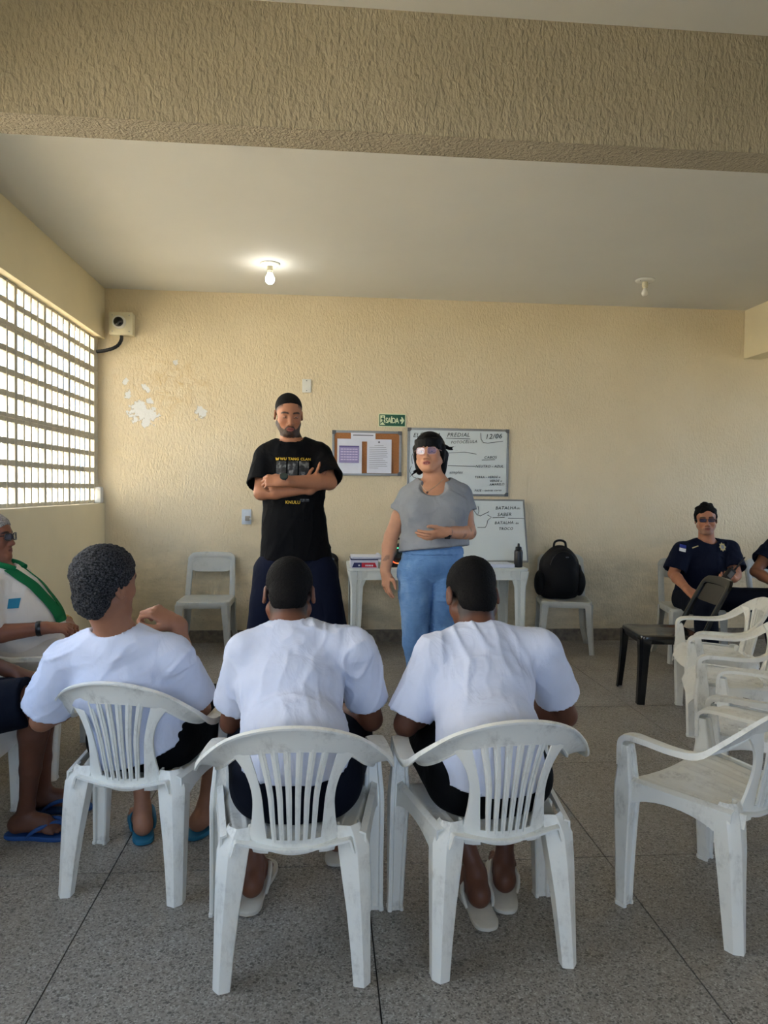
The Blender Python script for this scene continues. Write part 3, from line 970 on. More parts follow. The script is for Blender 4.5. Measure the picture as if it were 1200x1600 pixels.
# ------------------------------------------------------------------ table and what stands on it
t = thing('plastic_table', 'white moulded plastic table against the wall behind the standing woman', 'table', (0, 0, 0))
TX0, TX1, TY0, TY1, TZ = 0.195, 1.655, 5.56, 6.2, 0.738
cx, cy = (TX0 + TX1) / 2, (TY0 + TY1) / 2
bm = bmesh.new()
out = rrect(TX1 - TX0, TY1 - TY0, 0.05, 5, cx, cy)
add_prism(bm, out, lambda u, v, d: Vector((u, v, TZ - d)), 0.018)
link('tabletop', finish(bm, 40), M_table, t)
for (x, y_, sx, sy) in ((TX0 + .02, TY0 + .02, 0, 1), (TX0 + .02, TY1 - .02, 0, -1)):
    pass
for nm, c, s in (('apron', (cx, TY0 + .018, TZ - .055), (TX1 - TX0 - .1, .014, .075)), ('apron', (cx, TY1 - .018, TZ - .055), (TX1 - TX0 - .1, .014, .075)), ('apron', (TX0 + .018, cy, TZ - .055), (.014, TY1 - TY0 - .1, .075)), ('apron', (TX1 - .018, cy, TZ - .055), (.014, TY1 - TY0 - .1, .075))):
    link(nm, box_mesh(c, s, .004), M_table, t)
for sx, x in ((1, TX0), (-1, TX1)):
    for sy, y_ in ((1, TY0), (-1, TY1)):
        st = []
        for z, w, o_ in ((TZ - .02, .15, .0), (TZ - .06, .145, .004), (TZ - .10, .125, .01), (TZ - .15, .098, .018), (TZ - .3, .09, .02), (0.0, .07, .02)):
            w2 = w * .5
            a = [(o_ + w, o_), (o_ + w * .72, o_ - .004), (o_ + w * .70, o_ + .006), (o_ + w * .48, o_ + .006), (o_ + w * .46, o_ - .004), (o_ + .012, o_ - .004), (o_, o_ + .01), (o_, o_ + w2), (o_ + .006, o_ + w2)]
            st.append([Vector((x + sx * p, y_ + sy * (q + .006), z)) for p, q in a])
        link('leg', loft_sheet(st, 0.006, 25), M_table, t)

ZT = TZ + .0005
# flat box with red and navy label, papers on top
bx = thing('game_box', 'flat white box with navy and red label on the table left end', 'box', (0.32, 5.70, ZT))
link('box_body', box_mesh((0, 0, .034), (0.215, 0.26, 0.066), .002), simple('white_card', srgb(206, 206, 218), .6), bx)
bm = bmesh.new()
fy2 = -.1305
T3 = lambda u, v, d: Vector((u, fy2 - d, v))
add_prism(bm, [(-.098, .008), (-.022, .008), (-.022, .046), (-.082, .046)], T3, .001)
link('navy_label', finish(bm, 0), M_navycard, bx)
bm = bmesh.new()
add_prism(bm, [(-.022, .008), (.100, .008), (.084, .046), (-.022, .046)], T3, .001)
link('red_label', finish(bm, 0), M_red, bx)
link('lid_edge', box_mesh((0, 0, .069), (0.219, 0.264, 0.006)), M_navycard, bx)
for i in range(5):
    link('label_mark', box_mesh((.012 + i * .013, fy2 - .0014, .023), (.009, .001, .013)), M_paper, bx)
link('label_mark', box_mesh((-.042, fy2 - .0014, .024), (.012, .001, .012)), M_paper, bx)
bm = bmesh.new()
for i in range(6):
    add_box(bm, (0.012 + .006 * math.sin(i * 2.3), .004 * math.cos(i * 1.7), .0025 + i * .003), (0.235, 0.25, 0.0024), Matrix.Rotation(.05 * math.sin(i * 1.9), 3, 'Z'))
ps = tag(link('paper_pile', finish(bm, 0), M_paper), 'pile of loose white papers on the labelled box', 'papers')
ps.location = (0.325, 5.70, ZT + .0725)
rows = []
for v in np.linspace(0, 1, 9):
    rows.append([Vector((-.06 + .14 * u, -.08 + .16 * v, .004 + .075 * max(0, math.sin(PI * u)) ** 1.5 * (0.3 + 0.7 * v) + .008 * math.sin(9 * u + 5 * v))) for u in np.linspace(0, 1, 11)])
cr_ = tag(link('plastic_bag', loft_sheet(rows, 0.001, 60), M_paper), 'crumpled translucent white wrapper between labelled box and speaker', 'wrapper')
cr_.location = (0.455, 5.93, ZT + .008)

# speaker with a coloured light ring
sp = thing('speaker', 'black portable speaker with rainbow light ring behind standing woman', 'speaker', (0.68, 5.73, ZT))
link('cabinet', box_mesh((0, 0, .095), (0.36, 0.15, 0.19), .02), M_black, sp)
link('handle', tube_mesh([Vector(p) for p in catmull([(-.13, 0, .18), (-.12, 0, .215), (-.06, 0, .228), (.06, 0, .228), (.12, 0, .215), (.13, 0, .18)], 18)], .009, 8), M_black_matt, sp)
m, nt, b = new_mat('rainbow_ring_light')
tc = N(nt, 'ShaderNodeTexCoord')
sx_ = N(nt, 'ShaderNodeSeparateXYZ')
nt.links.new(tc.outputs['Object'], sx_.inputs[0])
ang = math_n(nt, 'ARCTAN2', sx_.outputs['Z'], sx_.outputs['X'])
fr = math_n(nt, 'DIVIDE', math_n(nt, 'ADD', ang, PI), 2 * PI)
cc = ramp(nt, fr, [(0.0, (.9, .1, .05)), (0.2, (.95, .12, .04)), (0.36, (.95, .6, .1)), (0.5, (.7, .95, .1)), (0.68, (.1, .9, .25)), (0.85, (.1, .7, .6)), (1.0, (.9, .1, .05))])
nt.links.new(cc, b.inputs['Emission Color'])
b.inputs['Emission Strength'].default_value = 1.3
nt.links.new(cc, b.inputs['Base Color'])
for sx in (-1, 1):
    o = link('ring_light', tube_mesh([Vector((.062 * math.cos(a), 0, .062 * math.sin(a))) for a in np.linspace(0, 2 * PI, 33)], .0048, 8), m, sp)
    o.location = (sx * .085, -.078, .095)
    o2 = link('speaker_cone', lathe_mesh([(0.056, 0), (0.05, -.004), (0.02, .012), (.008, .008)], 24, Matrix.Rotation(PI / 2, 4, 'X')), M_black_matt, sp)
    o2.location = (sx * .085, -.076, .095)

# leaning board behind the table
lean = thing('leaning_whiteboard', 'small marker board with handwriting leaning on the wall at table right', 'whiteboard', (0, 0, 0))
LB = dict(x0=1.16, x1=1.80, z0=0.0, z1=0.60)
lean.location = (0, 6.06, 0.742)
lean.rotation_euler = (-0.285, 0, 0)
bx0, bx1, bz1 = 1.10, 1.79, 0.57
link('board', box_mesh(((bx0 + bx1) / 2, 0, bz1 / 2), (bx1 - bx0 - .02, .010, bz1 - .02)), M_wboard, lean)
for c, s in ((((bx0 + bx1) / 2, 0, .007), (bx1 - bx0, .018, .014)), (((bx0 + bx1) / 2, 0, bz1 - .007), (bx1 - bx0, .018, .014)), ((bx0 + .007, 0, bz1 / 2), (.014, .018, bz1 - .028)), ((bx1 - .007, 0, bz1 / 2), (.014, .018, bz1 - .028))):
    link('frame_rail', box_mesh(c, s, .002), M_alu, lean)
ly = -.0062
for txt, x, z, sz in (('BATALHA', 1.520, .500, .040), ('do', 1.715, .505, .026), ('SABER', 1.535, .440, .042), ('BATALHA', 1.505, .365, .036), ('do', 1.695, .368, .026), ('TROCO', 1.54, .312, .034)):
    scribble(txt, x, z - .025, sz, 0.03, M_marker, lean, ly)
for pts in ([(1.49, .425), (1.60, .428)], [(1.63, .422), (1.78, .418)], [(1.32, .50), (1.345, .46), (1.355, .445), (1.37, .48), (1.365, .53)], [(1.36, .45), (1.38, .44), (1.46, .48)], [(1.35, .335), (1.42, .335), (1.435, .36), (1.445, .40), (1.48, .43), (1.445, .45)]):
    link('marker_stroke', tube_mesh([Vector((a, ly, b_ - .025)) for a, b_ in pts], .0022, 6), M_marker, lean)

# bottle
bt = thing('bottle', 'black squeeze bottle standing at the right end of the table', 'bottle', (1.60, 5.70, ZT))
link('body', lathe_mesh([(0.030, 0), (0.034, .004), (0.035, .03), (0.035, .125), (0.032, .138), (0.024, .146)], 28), M_black, bt)
link('cap', lathe_mesh([(0.0245, .142), (0.0255, .146), (0.0255, .162), (0.021, .168), (0.011, .170)], 24), M_black_matt, bt)
link('spout', lathe_mesh([(0.0105, .168), (0.009, .188), (0.0065, .196)], 16), M_black_matt, bt)
bm = bmesh.new()
for i in range(7):
    add_box(bm, (0.004 * math.sin(i * 2.1), 0.004 * math.cos(i * 1.3), .002 + i * .0042), (0.29, 0.22, 0.0036), Matrix.Rotation(.03 * math.sin(i * 2.4), 3, 'Z'))
o = tag(link('paper_stack', finish(bm, 0), M_paper), 'stack of white papers on the table left of black bottle', 'papers')
o.location = (1.405, 5.74, ZT)
rows = []
for v in np.linspace(0, 1, 8):
    rows.append([Vector((-.10 + .2 * u, -.07 + .14 * v, .006 + .028 * math.sin(PI * u) + .010 * math.sin(11 * u + 6 * v) + .008 * math.sin(7 * v))) for u in np.linspace(0, 1, 12)])
o = tag(link('cloth_pouch', loft_sheet(rows, 0.006, 60), M_ochre), 'crumpled ochre cloth pouch on the table beside the papers', 'pouch')
o.location = (1.145, 5.72, ZT + .014)
# ------------------------------------------------------------------ implicit-surface modeller for bodies and cloth
def V3(p):
    return np.array(p, dtype=np.float64)

def nrm(v):
    v = V3(v)
    return v / max(1e-9, np.linalg.norm(v))

class Prim:
    __slots__ = ('f', 'lo', 'hi', 'k', 'op')
    def __init__(s, f, lo, hi, k, op='add'):
        s.f, s.lo, s.hi, s.k, s.op = f, lo, hi, k, op

def with_clips(f, clips):
    if not clips:
        return f
    cl = [(V3(o), nrm(n)) for o, n in clips]
    def g(x, y, z):
        d = f(x, y, z)
        for o, n in cl:
            d = np.maximum(d, (x - o[0]) * n[0] + (y - o[1]) * n[1] + (z - o[2]) * n[2])
        return d
    return g

def cone(a, b, ra, rb, k=0.02, clips=None, op='add'):
    a, b = V3(a), V3(b)
    ba = b - a
    L2 = max(1e-12, ba @ ba)
    def f(x, y, z):
        px, py, pz = x - a[0], y - a[1], z - a[2]
        t = np.clip((px * ba[0] + py * ba[1] + pz * ba[2]) / L2, 0, 1)
        return np.sqrt((px - t * ba[0]) ** 2 + (py - t * ba[1]) ** 2 + (pz - t * ba[2]) ** 2) - (ra + t * (rb - ra))
    r = max(ra, rb)
    return Prim(with_clips(f, clips), np.minimum(a, b) - r, np.maximum(a, b) + r, k, op)

def ell(c, r, R=None, k=0.02, clips=None, op='add'):
    c, r = V3(c), V3(r)
    R = np.eye(3) if R is None else R        # columns: local axes
    def f(x, y, z):
        px, py, pz = x - c[0], y - c[1], z - c[2]
        q = [px * R[0, i] + py * R[1, i] + pz * R[2, i] for i in range(3)]
        k0 = np.sqrt((q[0] / r[0]) ** 2 + (q[1] / r[1]) ** 2 + (q[2] / r[2]) ** 2)
        k1 = np.sqrt((q[0] / r[0] ** 2) ** 2 + (q[1] / r[1] ** 2) ** 2 + (q[2] / r[2] ** 2) ** 2)
        return k0 * (k0 - 1) / np.maximum(k1, 1e-6)
    e = np.sqrt(((R * r) ** 2).sum(1))
    return Prim(with_clips(f, clips), c - e, c + e, k, op)

def ecap(a, b, wa, wb, xax, k=0.03, clips=None, op='add'):
    """capsule of elliptical section: wa, wb = (half width along xax, half depth)"""
    a, b = V3(a), V3(b)
    ba = b - a
    L = np.linalg.norm(ba)
    zz = ba / L
    xx = V3(xax) - zz * (V3(xax) @ zz)
    xx = nrm(xx)
    yy = np.cross(zz, xx)
    def f(x, y, z):
        px, py, pz = x - a[0], y - a[1], z - a[2]
        h = px * zz[0] + py * zz[1] + pz * zz[2]
        u = px * xx[0] + py * xx[1] + pz * xx[2]
        v = px * yy[0] + py * yy[1] + pz * yy[2]
        t = np.clip(h / L, 0, 1)
        w = wa[0] + t * (wb[0] - wa[0])
        d = wa[1] + t * (wb[1] - wa[1])
        e = h - t * L
        m = np.minimum(w, d)
        k0 = np.sqrt((u / w) ** 2 + (v / d) ** 2 + (e / m) ** 2)
        k1 = np.sqrt((u / w ** 2) ** 2 + (v / d ** 2) ** 2 + (e / m ** 2) ** 2)
        return k0 * (k0 - 1) / np.maximum(k1, 1e-6)
    r = max(wa + wb) if isinstance(wa, tuple) else 0.3
    return Prim(with_clips(f, clips), np.minimum(a, b) - r, np.maximum(a, b) + r, k, op)

def clip_plane(o, n):
    o, n = V3(o), nrm(n)
    return Prim(lambda x, y, z: (x - o[0]) * n[0] + (y - o[1]) * n[1] + (z - o[2]) * n[2], V3((-99,) * 3), V3((99,) * 3), 0.0, 'clip')

def field(prims, lo, hi, h):
    lo, hi = V3(lo), V3(hi)
    n = np.maximum(2, np.ceil((hi - lo) / h).astype(int) + 1)
    ax = [lo[i] + h * np.arange(n[i]) for i in range(3)]
    G = np.full(n, 0.2, np.float32)
    for p in prims:
        pad = p.k + 3 * h
        i0 = np.clip(np.floor((p.lo - pad - lo) / h).astype(int), 0, n)
        i1 = np.clip(np.ceil((p.hi + pad - lo) / h).astype(int) + 1, 0, n)
        if np.any(i1 <= i0):
            continue
        sl = tuple(slice(a, b) for a, b in zip(i0, i1))
        x = ax[0][sl[0]][:, None, None]
        y = ax[1][sl[1]][None, :, None]
        z = ax[2][sl[2]][None, None, :]
        d = p.f(x, y, z).astype(np.float32)
        g = G[sl]
        k = max(p.k, 1e-5)
        if p.op == 'add':
            hh = np.maximum(k - np.abs(g - d), 0) / k
            G[sl] = np.minimum(g, d) - hh * hh * k * 0.25
        elif p.op == 'clip':
            G[sl] = np.maximum(g, d)
        elif p.op == 'sub':
            hh = np.maximum(k - np.abs(g + d), 0) / k
            G[sl] = np.maximum(g, -d) + hh * hh * k * 0.25
    return G, lo

def surface_nets(G, lo, h):
    S_ = G < 0
    n = G.shape
    cnt = np.zeros((n[0] - 1, n[1] - 1, n[2] - 1), np.int8)
    for dx in (0, 1):
        for dy in (0, 1):
            for dz in (0, 1):
                cnt += S_[dx:n[0] - 1 + dx, dy:n[1] - 1 + dy, dz:n[2] - 1 + dz]
    act = (cnt > 0) & (cnt < 8)
    idx = np.argwhere(act)
    if len(idx) == 0:
        return np.zeros((0, 3)), np.zeros((0, 4), int)
    vid = np.full(act.shape, -1, np.int64)
    vid[act] = np.arange(len(idx))
    pos = np.zeros((len(idx), 3))
    c = np.zeros(len(idx))
    cor = [(a, b, d) for a in (0, 1) for b in (0, 1) for d in (0, 1)]
    for p in cor:
        for axis in range(3):
            if p[axis] == 1:
                continue
            q = list(p)
            q[axis] = 1
            ga = G[idx[:, 0] + p[0], idx[:, 1] + p[1], idx[:, 2] + p[2]]
            gb = G[idx[:, 0] + q[0], idx[:, 1] + q[1], idx[:, 2] + q[2]]
            m = (ga < 0) != (gb < 0)
            t = np.where(m, ga / np.where(ga == gb, 1, ga - gb), 0)
            pp = np.tile(np.array(p, float), (len(idx), 1))
            pp[:, axis] += t
            pos += pp * m[:, None]
            c += m
    pos /= np.maximum(c, 1)[:, None]
    verts = lo + (idx + pos) * h
    quads = []
    for axis in range(3):
        o = [0, 1, 2]
        o.remove(axis)
        u, v = o
        sl0 = [slice(None)] * 3
        sl1 = [slice(None)] * 3
        sl0[axis] = slice(0, n[axis] - 1)
        sl1[axis] = slice(1, n[axis])
        a, b = S_[tuple(sl0)], S_[tuple(sl1)]
        e = np.argwhere(a != b)
        e = e[(e[:, u] > 0) & (e[:, v] > 0) & (e[:, u] < n[u] - 1) & (e[:, v] < n[v] - 1)]
        if len(e) == 0:
            continue
        def at(du, dv):
            i = e.copy()
            i[:, u] += du
            i[:, v] += dv
            return vid[i[:, 0], i[:, 1], i[:, 2]]
        qd = np.stack([at(-1, -1), at(0, -1), at(0, 0), at(-1, 0)], 1)
        ins = a[e[:, 0], e[:, 1], e[:, 2]]
        flip = ins if axis != 1 else ~ins
        qd[~flip] = qd[~flip][:, ::-1]
        quads.append(qd)
    Q = np.concatenate(quads)
    Q = Q[(Q >= 0).all(1)]
    return verts, Q

def vnoise(p, seed=0):
    """smooth value noise in [-1, 1]"""
    i = np.floor(p).astype(np.int64)
    f = p - i
    f = f * f * (3 - 2 * f)
    def h(ix, iy, iz):
        n = (ix * 374761393 + iy * 668265263 + iz * 2147483647 + seed * 1274126177) & 0xFFFFFFFF
        n = ((n ^ (n >> 13)) * 1274126177) & 0xFFFFFFFF
        return ((n ^ (n >> 16)) & 0xFFFF) / 32767.5 - 1
    r = 0
    for dx in (0, 1):
        for dy in (0, 1):
            for dz in (0, 1):
                w = (f[:, 0] if dx else 1 - f[:, 0]) * (f[:, 1] if dy else 1 - f[:, 1]) * (f[:, 2] if dz else 1 - f[:, 2])
                r = r + w * h(i[:, 0] + dx, i[:, 1] + dy, i[:, 2] + dz)
    return r

def vert_normals(v, q):
    nf = np.cross(v[q[:, 2]] - v[q[:, 0]], v[q[:, 3]] - v[q[:, 1]])
    n = np.zeros_like(v)
    for i in range(4):
        np.add.at(n, q[:, i], nf)
    return n / np.maximum(np.linalg.norm(n, axis=1), 1e-12)[:, None]

def relax(v, q, it=1, lam=0.5):
    for _ in range(it):
        s = np.zeros_like(v)
        c = np.zeros(len(v))
        for i in range(4):
            a, b = q[:, i], q[:, (i + 1) % 4]
            np.add.at(s, a, v[b])
            np.add.at(s, b, v[a])
            np.add.at(c, a, 1)
            np.add.at(c, b, 1)
        v = v + lam * (s / np.maximum(c, 1)[:, None] - v)
    return v

def sculpt(prims, h, fine=(), disp=None, color=None, smooth=1, clip=None):
    """mesh of a set of prims; fine: [(lo, hi, h)] boxes meshed at a finer step"""
    adds = [p for p in prims if p.op == 'add']
    lo = np.min([p.lo for p in adds], 0) - 2 * h
    hi = np.max([p.hi for p in adds], 0) + 2 * h
    VV, QQ = [], []
    off = 0
    chunks = [(lo, hi, h, True)] + [(V3(a), V3(b), hh, False) for a, b, hh in fine]
    for a, b, hh, main in chunks:
        G, l = field(prims, a, b, hh)
        v, q = surface_nets(G, l, hh)
        if len(v) == 0:
            continue
        if main:
            for fa, fb, fh in fine:
                c = v[q].mean(1)
                inside = ((c > V3(fa) + 1.2 * h) & (c < V3(fb) - 1.2 * h)).all(1)
                q = q[~inside]
        if smooth:
            v = relax(v, q, smooth, 0.4)
        VV.append(v)
        QQ.append(q + off)
        off += len(v)
    v = np.concatenate(VV)
    q = np.concatenate(QQ)
    used = np.zeros(len(v), bool)
    used[q.ravel()] = True
    mp = np.cumsum(used) - 1
    v, q = v[used], mp[q]
    if disp is not None:
        nn = vert_normals(v, q)
        v = v + nn * disp(v, nn)[:, None]
    me = bpy.data.meshes.new('mesh')
    me.vertices.add(len(v))
    me.vertices.foreach_set('co', v.astype(np.float32).ravel())
    me.loops.add(len(q) * 4)
    me.loops.foreach_set('vertex_index', q.astype(np.int32).ravel())
    me.polygons.add(len(q))
    me.polygons.foreach_set('loop_start', np.arange(0, len(q) * 4, 4, dtype=np.int32))
    me.polygons.foreach_set('use_smooth', np.ones(len(q), bool))
    me.update(calc_edges=True)
    if color is not None:
        c = color(v)
        at = me.color_attributes.new('Col', 'FLOAT_COLOR', 'POINT')
        cc = np.ones((len(v), 4), np.float32)
        cc[:, :3] = c
        at.data.foreach_set('color', cc.ravel())
    return me

def skin_mat(name, rough=0.5):
    m, nt, b = new_mat(name)
    at = N(nt, 'ShaderNodeAttribute', attribute_name='Col')
    v = objvec(nt)
    mott = ramp(nt, noise(nt, v, 55, 4), [(0.3, (0.93,) * 3), (0.7, (1.0,) * 3)])
    nt.links.new(mixc(nt, 1.0, at.outputs['Color'], mott, 'MULTIPLY'), b.inputs['Base Color'])
    setin(b, Roughness=rough)
    b.inputs['Specular IOR Level'].default_value = 0.28
    b.inputs['Subsurface Weight'].default_value = 0.04
    b.inputs['Subsurface Radius'].default_value = (0.012, 0.005, 0.003)
    b.inputs['Subsurface Scale'].default_value = 0.5
    bump(nt, b, noise(nt, v, 420, 2), 0.12, 0.001)
    return m
M_skin = skin_mat('skin')

def hair_mat(name, c, c2, rough=0.5, scale=300, strength=0.7):
    m, nt, b = new_mat(name)
    v = objvec(nt)
    f = noise(nt, v, scale, 3, 0.7)
    nt.links.new(ramp(nt, f, [(0.42, c), (0.68, c2)]), b.inputs['Base Color'])
    setin(b, Roughness=rough)
    b.inputs['Specular IOR Level'].default_value = 0.15
    bump(nt, b, f, strength, 0.004)
    return m
M_hair = hair_mat('short_black_hair', srgb(7, 6, 6), srgb(20, 17, 16), 0.75)
M_hair_sleek = hair_mat('sleek_black_hair', srgb(5, 5, 6), srgb(12, 11, 13), 0.55, 160, 0.3)
M_hair_salt = hair_mat('curly_black_hair_with_grey', srgb(9, 9, 10), srgb(78, 78, 82), 0.65, 190, 1.0)
M_hair_grey = hair_mat('cropped_grey_hair', srgb(110, 106, 104), srgb(190, 188, 186), 0.6, 200, 0.7)

def cloth_mat(name, c, var=0.06, rough=0.85, weave=900, folds=0.25, fscale=9):
    m, nt, b = new_mat(name)
    v = objvec(nt)
    nt.links.new(ramp(nt, noise(nt, v, 6, 4), [(0.3, tuple(x * (1 - var) for x in c[:3])), (0.7, tuple(min(1, x * (1 + var)) for x in c[:3]))]), b.inputs['Base Color'])
    setin(b, Roughness=rough)
    b.inputs['Specular IOR Level'].default_value = 0.12
    w = noise(nt, v, weave, 1)
    fd = noise(nt, objvec(nt, (1.3, 1, 0.8)), fscale, 3, 0.5, 1.2)
    b1 = N(nt, 'ShaderNodeBump')
    setin(b1, Strength=folds, Distance=0.03)
    nt.links.new(fd, b1.inputs['Height'])
    b2 = N(nt, 'ShaderNodeBump')
    setin(b2, Strength=0.15, Distance=0.001)
    nt.links.new(w, b2.inputs['Height'])
    nt.links.new(b1.outputs['Normal'], b2.inputs['Normal'])
    nt.links.new(b2.outputs['Normal'], b.inputs['Normal'])
    return m
M_tee_white = cloth_mat('white_cotton', srgb(204, 210, 228))
M_tee_black = cloth_mat('black_cotton', srgb(10, 10, 12))
M_tee_grey = cloth_mat('heather_grey_cotton', srgb(142, 146, 152), 0.08)
M_navy = cloth_mat('navy_cotton', srgb(15, 20, 38))
M_navy_dark = cloth_mat('dark_navy_cotton', srgb(11, 15, 27))
M_shorts_black = cloth_mat('black_shorts_cloth', srgb(8, 8, 10))
M_uniform = cloth_mat('off_white_uniform_cloth', srgb(214, 208, 200), 0.04)
M_green_scarf = cloth_mat('green_scarf_cloth', srgb(24, 104, 62))

def denim():
    m, nt, b = new_mat('light_blue_denim')
    v = objvec(nt)
    fade = noise(nt, objvec(nt, (1, 1, 0.7)), 5, 5, 0.6)
    c = ramp(nt, fade, [(0.3, srgb(70, 112, 164)), (0.55, srgb(104, 146, 196)), (0.75, srgb(142, 176, 214))])
    nt.links.new(c, b.inputs['Base Color'])
    setin(b, Roughness=0.85)
    f1 = noise(nt, objvec(nt, (1, 1, 3.2)), 11, 4, 0.55, 1.0)
    b1 = N(nt, 'ShaderNodeBump')
    setin(b1, Strength=0.4, Distance=0.03)
    nt.links.new(f1, b1.inputs['Height'])
    nt.links.new(b1.outputs['Normal'], b.inputs['Normal'])
    return m
M_denim = denim()
# ------------------------------------------------------------------ people
def rotm(yaw=0, pitch=0, roll=0):
    """head frame: columns = right, forward (face), up. yaw 0 faces +y, positive turns left; pitch > 0 looks down; roll > 0 tilts to its right"""
    M = Matrix.Rotation(math.radians(yaw), 3, 'Z') @ Matrix.Rotation(math.radians(-pitch), 3, 'X') @ Matrix.Rotation(math.radians(roll), 3, 'Y')
    return np.array(M)

class Head:
    def __init__(s, c, R, sc=0.92, wide=1.0, jaw=1.0):
        s.c, s.R, s.s, s.w, s.jaw = V3(c), R, sc, wide, jaw
    def P(s, x, y, z):
        return s.c + s.R @ (V3((x * s.w, y, z)) * s.s)
    def loc(s, v):
        q = (v - s.c) @ s.R / s.s
        q[:, 0] /= s.w
        return q
    def e(s, c, r, k=0.012, op='add', tilt=None):
        R = s.R if tilt is None else s.R @ tilt
        return ell(s.P(*c), V3((r[0] * s.w, r[1], r[2])) * s.s, R, k * s.s, None, op)
    def k(s, a, b, ra, rb, k=0.01, op='add'):
        return cone(s.P(*a), s.P(*b), ra * s.s, rb * s.s, k * s.s, None, op)
    def prims(s, mouth=0.0):
        j = s.jaw
        L = [s.e((0, -.014, .040), (.077, .098, .079), .02),
             s.e((0, .030, .012), (.066, .062, .066), .03),
             s.e((0, .030, -.045), (.056 * j, .056, .074), .03)]
        for x in (1, -1):
            L += [s.k((x * .055 * j, .002, -.052), (x * .022, .062, -.104), .022 * j, .017, .025),
                  s.e((x * .040, .052, -.030), (.025 * j, .028, .026), .02),
                  s.e((x * .0, .07, -.103), (.024, .019, .018), .02)]
        L += [s.k((-.038, .076, .021), (.038, .076, .021), .0115, .0115, .014)]
        for x in (1, -1):
            L += [s.e((x * .032, .094, .001), (.0175, .016, .0105), .012, 'sub')]
            L += [s.e((x * .0315, .0755, .001), (.0150, .0125, .0125), .003)]           # lids over the eyeball
        L += [s.k((0, .086, .010), (0, .104, -.034), .0075, .0115, .012), s.e((0, .103, -.037), (.0125, .0125, .0105), .006)]
        for x in (1, -1):
            L += [s.e((x * .0135, .094, -.041), (.0085, .0105, .0085), .006)]
            L += [s.e((x * .0065, .098, -.0495), (.0035, .005, .004), .003, 'sub')]
        L += [s.e((0, .074, -.068), (.034, .020, .024), .015)]
        L += [s.k((-.019, .088, -.0665), (0, .0945, -.0635), .0042, .0058, .005), s.k((.019, .088, -.0665), (0, .0945, -.0635), .0042, .0058, .005)]
        L += [s.k((-.015, .088, -.0755 - mouth), (.015, .088, -.0755 - mouth), .0062, .0062, .006)]
        L += [s.e((0, .0945, -.0705 - mouth * .5), (.021, .008, .0014 + mouth * .45), .003, 'sub')]
        for x in (1, -1):
            T = np.array(Matrix.Rotation(math.radians(x * -18), 3, 'Z') @ Matrix.Rotation(math.radians(12), 3, 'X'))
            L += [s.e((x * .0815, -.014, -.006), (.0090, .0190, .0320), .008, 'add', T), s.e((x * .0900, -.010, -.004), (.005, .0105, .0185), .006, 'sub', T)]
        return L
    def neck(s, base, r=0.058, r2=0.066):
        return [cone(s.P(0, -.022, -.055), base, r * s.s, r2, 0.03)]

def smooth01(x, a, b):
    t = np.clip((x - a) / (b - a), 0, 1)
    return t * t * (3 - 2 * t)

def face_color(head, base, lips, beard=None, brows=True, extra=None, brow_c=(0.012, 0.010, 0.009), hairline=None):
    base, lips = V3(base[:3]), V3(lips[:3])
    def f(v):
        c = np.tile(base, (len(v), 1))
        n = vnoise(v * 30, 3)[:, None]
        c = c * (1 + 0.06 * n)
        if head is None:
            return c if extra is None else extra(v, c)
        q = head.loc(v)
        x, y, z = np.abs(q[:, 0]), q[:, 1], q[:, 2]
        def mixin(c, m, col):
            return c * (1 - m[:, None]) + V3(col)[None] * m[:, None]
        inhead = (np.abs(q) < 0.2).all(1)
        # warm cheeks and nose
        m = np.exp(-(((x - .04) / .03) ** 2 + ((z + .035) / .03) ** 2)) * (y > .02) * 0.25
        c = mixin(c, m * inhead, base * V3((1.12, .88, .82)))
        lm = (1 - smooth01(np.sqrt((x / .024) ** 2 + ((z + .071) / .0125) ** 2), .8, 1.1)) * (y > .07) * inhead
        c = mixin(c, lm, lips)
        slit = (1 - smooth01(np.abs(z + .0705) / .0016, .5, 1.4)) * (x < .021) * (y > .07) * inhead
        c = mixin(c, slit * .8, base * .15)
        if beard is not None:
            bc, strength = beard
            line = np.interp(x, [0, .02, .035, .05, .062, .08], [-.052, -.054, -.075, -.068, -.045, -.02])
            bm_ = smooth01(line - z, -.003, .003) * (y > .0) * (z > -.122) * inhead
            bm_ = bm_ * (1 - lm) * (1 - ((x < .012) & (z < -.08) & (z > -.088)) * .3)
            nz = 0.92 + 0.08 * vnoise(v * 420, 9)
            c = mixin(c, bm_ * strength * nz, bc)
        if brows:
            bz = .022 + .004 * np.sin(np.clip((x - .012) / .045, 0, 1) * PI) - .004 * smooth01(x, .045, .06)
            bmask = (1 - smooth01(np.abs(z - bz) / .0062, .6, 1.15)) * smooth01(x, .009, .015) * (1 - smooth01(x, .052, .06)) * (y > .04) * inhead
            c = mixin(c, bmask * .92, brow_c)
        lid = (1 - smooth01(np.abs(z + .006 - .0) / .0022, .5, 1.3)) * (np.abs(x - .0315) < .014) * (y > .07) * inhead
        c = mixin(c, lid * .7, (0.02, 0.014, 0.012))
        if hairline is not None:
            hm = hairline(q) * inhead * (x < .0775)
            c = mixin(c, hm, (0.012, 0.011, 0.011))
        if extra is not None:
            c = extra(v, c)
        return np.clip(c, 0.002, 1)
    return f

